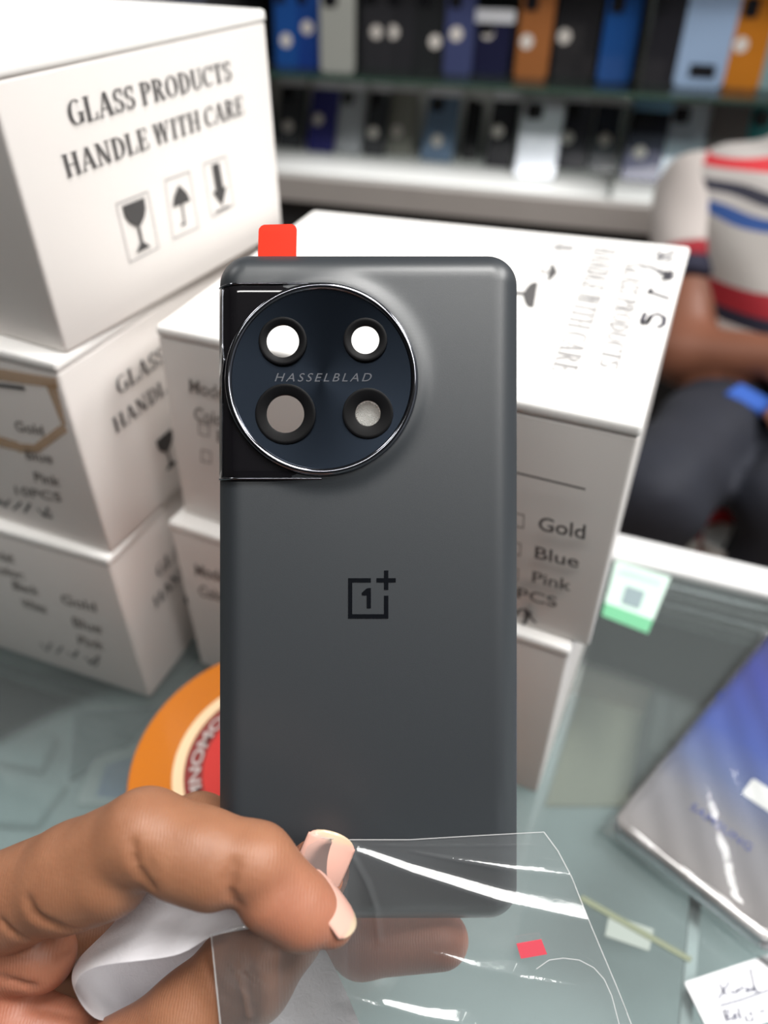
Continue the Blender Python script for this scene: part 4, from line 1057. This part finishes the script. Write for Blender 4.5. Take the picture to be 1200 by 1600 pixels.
def bodyf(P):
    d = torso(P); d = smin(d, roundcone(P, CHE, NEC, .075, .056), .03); d = smin(d, roundcone(P, NEC, HEA, .056, .056), .02)
    d = smin(d, headf(P), .02)
    for a, b, c in ((SHR, ELR, WRR), (SHL, ELL, WRL)):
        d = smin(d, smin(arm(P, a, b, c), fingers(P, c, c-b), .012), .015)
    for a, b, c in ((HIR, KNR, ANR), (HIL, KNL, ANL)): d = smin(d, leg(P, a, b, c), .02)
    for c in (ANR, ANL): d = smin(d, roundcone(P, c-np.array([0, 0, .045]), c+FW*.16-np.array([0, 0, .06]), .038, .030), .02)
    return d
def shirtf(P):
    d = torso(P, .012)
    d = smin(d, roundcone(P, (CHE+NEC)/2, NEC+(0, -.01, 0), .085, .064), .06)
    d = d+.004*np.sin(P[..., 2]*38+P[..., 0]*30)*np.sin(P[..., 0]*24+1.2)
    top = P[..., 2]-(NEC[2]+.035); bot = (PEL[2]+.02)-P[..., 2]
    return np.maximum(np.maximum(d, top), bot)
def trousf(P):
    d = np.maximum(roundcone(P, PEL, PEL+np.array([0, 0, .05]), .150, .142), P[..., 2]-(PEL[2]+.035))
    for a, b, c in ((HIR, KNR, ANR), (HIL, KNL, ANL)): d = smin(d, leg(P, a, b, c, .010), .012)
    d = d+.004*np.sin(P[..., 2]*50+P[..., 1]*40)*np.sin(P[..., 0]*45)
    return np.maximum(d, (FLOOR+.07)-P[..., 2])
allp = np.array([PEL, CHE, NEC, HEA, SHR, ELR, WRR, SHL, ELL, WRL, HIR, KNR, HIL, KNL, ANR, ANL])
lo_, hi_ = allp.min(0)-.19, allp.max(0)+.16; lo_[2] = FLOOR
M_pskin = mat('brown_skin', (122, 77, 58), .5, vary=.08, vscale=20)
person = sdf_obj('person', bodyf, lo_, hi_, .0105, M_pskin)
tag(person, 'seated person in striped polo shirt and dark trousers, arms folded on lap', 'person')
# striped shirt: bands by height
m, nn, ll, bb = newmat('striped_cotton'); bb.inputs['Roughness'].default_value = .85
geo = nn.new('ShaderNodeTexCoord'); sx_ = nn.new('ShaderNodeSeparateXYZ'); ll.new(geo.outputs['Object'], sx_.inputs[0])
mr = nn.new('ShaderNodeMapRange'); ZT, ZB = NEC[2], PEL[2]; mr.inputs[1].default_value = ZB; mr.inputs[2].default_value = ZT; tilt = nn.new('ShaderNodeMath'); tilt.operation = 'MULTIPLY_ADD'; tilt.inputs[1].default_value = -.12; ll.new(sx_.outputs[0], tilt.inputs[0])
off_ = nn.new('ShaderNodeMath'); off_.inputs[1].default_value = .12*float(pw(1130, 350, 1.13)[0]); ll.new(sx_.outputs[2], off_.inputs[0]); ll.new(off_.outputs[0], tilt.inputs[2]); ll.new(tilt.outputs[0], mr.inputs[0])
cr = nn.new('ShaderNodeValToRGB'); cr.color_ramp.interpolation = 'CONSTANT'; ll.new(mr.outputs[0], cr.inputs[0]); ll.new(cr.outputs[0], bb.inputs['Base Color'])
def zf(py, d=1.13): return (float(pw(1150, py, d)[2])-ZB)/(ZT-ZB)
GW = (172, 167, 164); st_ = [(0, (190, 186, 182)), (zf(500), (26, 26, 46)), (zf(474), (142, 22, 34)), (zf(436), (164, 159, 155)), (zf(348), (38, 72, 132)), (zf(330), GW), (zf(316), (44, 44, 58)), (zf(300), GW), (zf(283), (190, 46, 54)), (zf(268), GW)]
e = cr.color_ramp.elements
while len(e) < len(st_): e.new(.5)
for k, (p_, c_) in enumerate(st_): e[k].position = min(1, max(0, p_))
for k, (p_, c_) in enumerate(st_): e[k].color = (*lin(c_), 1)
shirt = sdf_obj('polo_shirt', shirtf, lo_, hi_, .010, m, person)
M_slv = mat('pale_cotton', (180, 172, 168), .85, vary=.04, vscale=20); M_cr = mat('red_cuff', (140, 24, 36), .85); M_cn = mat('navy_cuff', (30, 30, 50), .85)
for a, b in ((SHR, ELR), (SHL, ELL)):
    for nm, t0, t1, mm_, g_ in (('sleeve', -.10, .50, M_slv, 0), ('red_cuff', .48, .57, M_cr, .001), ('navy_cuff', .56, .66, M_cn, .002)):
        def sf(P, a=a, b=b, t0=t0, t1=t1, g_=g_):
            ax = (b-a)/np.linalg.norm(b-a); L_ = np.linalg.norm(b-a); q = (P-a)@ax
            d = roundcone(P, a, a+(b-a)*.62, .066+g_, .060+g_)+.003*np.sin(P[..., 2]*50)*np.sin(P[..., 0]*40)
            return np.maximum(np.maximum(d, t0*L_-q), q-t1*L_)
        sdf_obj(nm, sf, np.minimum(a, b)-.1, np.maximum(a, b)+.1, .008, mm_, shirt)
sdf_obj('trousers', trousf, lo_, hi_, .0105, mat('dark_denim', (29, 32, 43), .8, vary=.2, vscale=60), person)
def hairf(P):
    d = ellip(P, HEA+np.array([0, 0, .018])-FW*.012, (.090, .106, .116))
    return np.maximum(np.maximum(d, -(P[..., 2]-(HEA[2]-.01))-.06*0), ((P-HEA)@FW)-.055-.6*(P[..., 2]-HEA[2]-.05).clip(0))
sdf_obj('hair', hairf, HEA-.15, HEA+.16, .008, mat('black_hair', (20, 18, 18), .5), person)
# stool under the person, a pale cup and red base between the knees
sc_ = Vector((PEL[0], PEL[1]+.02, FLOOR)); sh = PEL[2]-.155-FLOOR
stool = thing('stool', 'round stool under the seated person', 'stool', Matrix.Translation(sc_))
bobj('seat', lathe([(.001, sh-.04), (.165, sh-.04), (.17, sh-.03), (.17, sh-.008), (.16, sh), (.001, sh)], 48), mat('red_plastic', (168, 34, 36), .4), stool, True, 40)
for k in range(4):
    a = R(45+90*k); bm = bmesh.new(); pr_ = None
    bm = hexa([Vector((math.cos(a)*.15+dx, math.sin(a)*.15+dy, 0)) for dx, dy in ((-.014, -.014), (.014, -.014), (.014, .014), (-.014, .014))]+[Vector((math.cos(a)*.11+dx, math.sin(a)*.11+dy, sh-.039)) for dx, dy in ((-.014, -.014), (.014, -.014), (.014, .014), (-.014, .014))], .003)
    bobj('leg', bm, mat('stool_leg', (60, 58, 58), .5), stool)
bk = at(1118, 900, 1.08)
bucket = thing('slim_bin', 'slim pale bin on red base between the dark trouser knees', 'bin', Matrix.Translation((bk.x, bk.y, FLOOR)))
hb = at(1118, 850, 1.08).z-FLOOR; ht = at(1118, 800, 1.08).z-FLOOR
bobj('red_base', lathe([(.001, 0), (.036, 0), (.034, hb), (.001, hb)], 40), mat('red_base', (190, 36, 40), .4), bucket, True, 40)
bobj('bin_body', lathe([(.001, hb), (.028, hb), (.034, ht), (.032, ht), (.026, hb+.005), (.001, hb+.005)], 40), M_white, bucket, True, 40)

ck = [at(1126, 622, 1.045), at(1150, 606, 1.06), at(1215, 640, 1.05), at(1205, 664, 1.035)]
cl = thing('folded_cloth', 'bright blue folded cloth on the lap of the seated person', 'cloth', Matrix.Translation(sum(ck, Vector())/4))
nrm_ = (ck[1]-ck[0]).cross(ck[2]-ck[0]).normalized(); nrm_ = nrm_ if nrm_.z > 0 else -nrm_
wobj('cloth', hexa(ck+[p+nrm_*.012 for p in ck], .004), mat('blue_cloth', (40, 84, 168), .8), cl, True, 40)
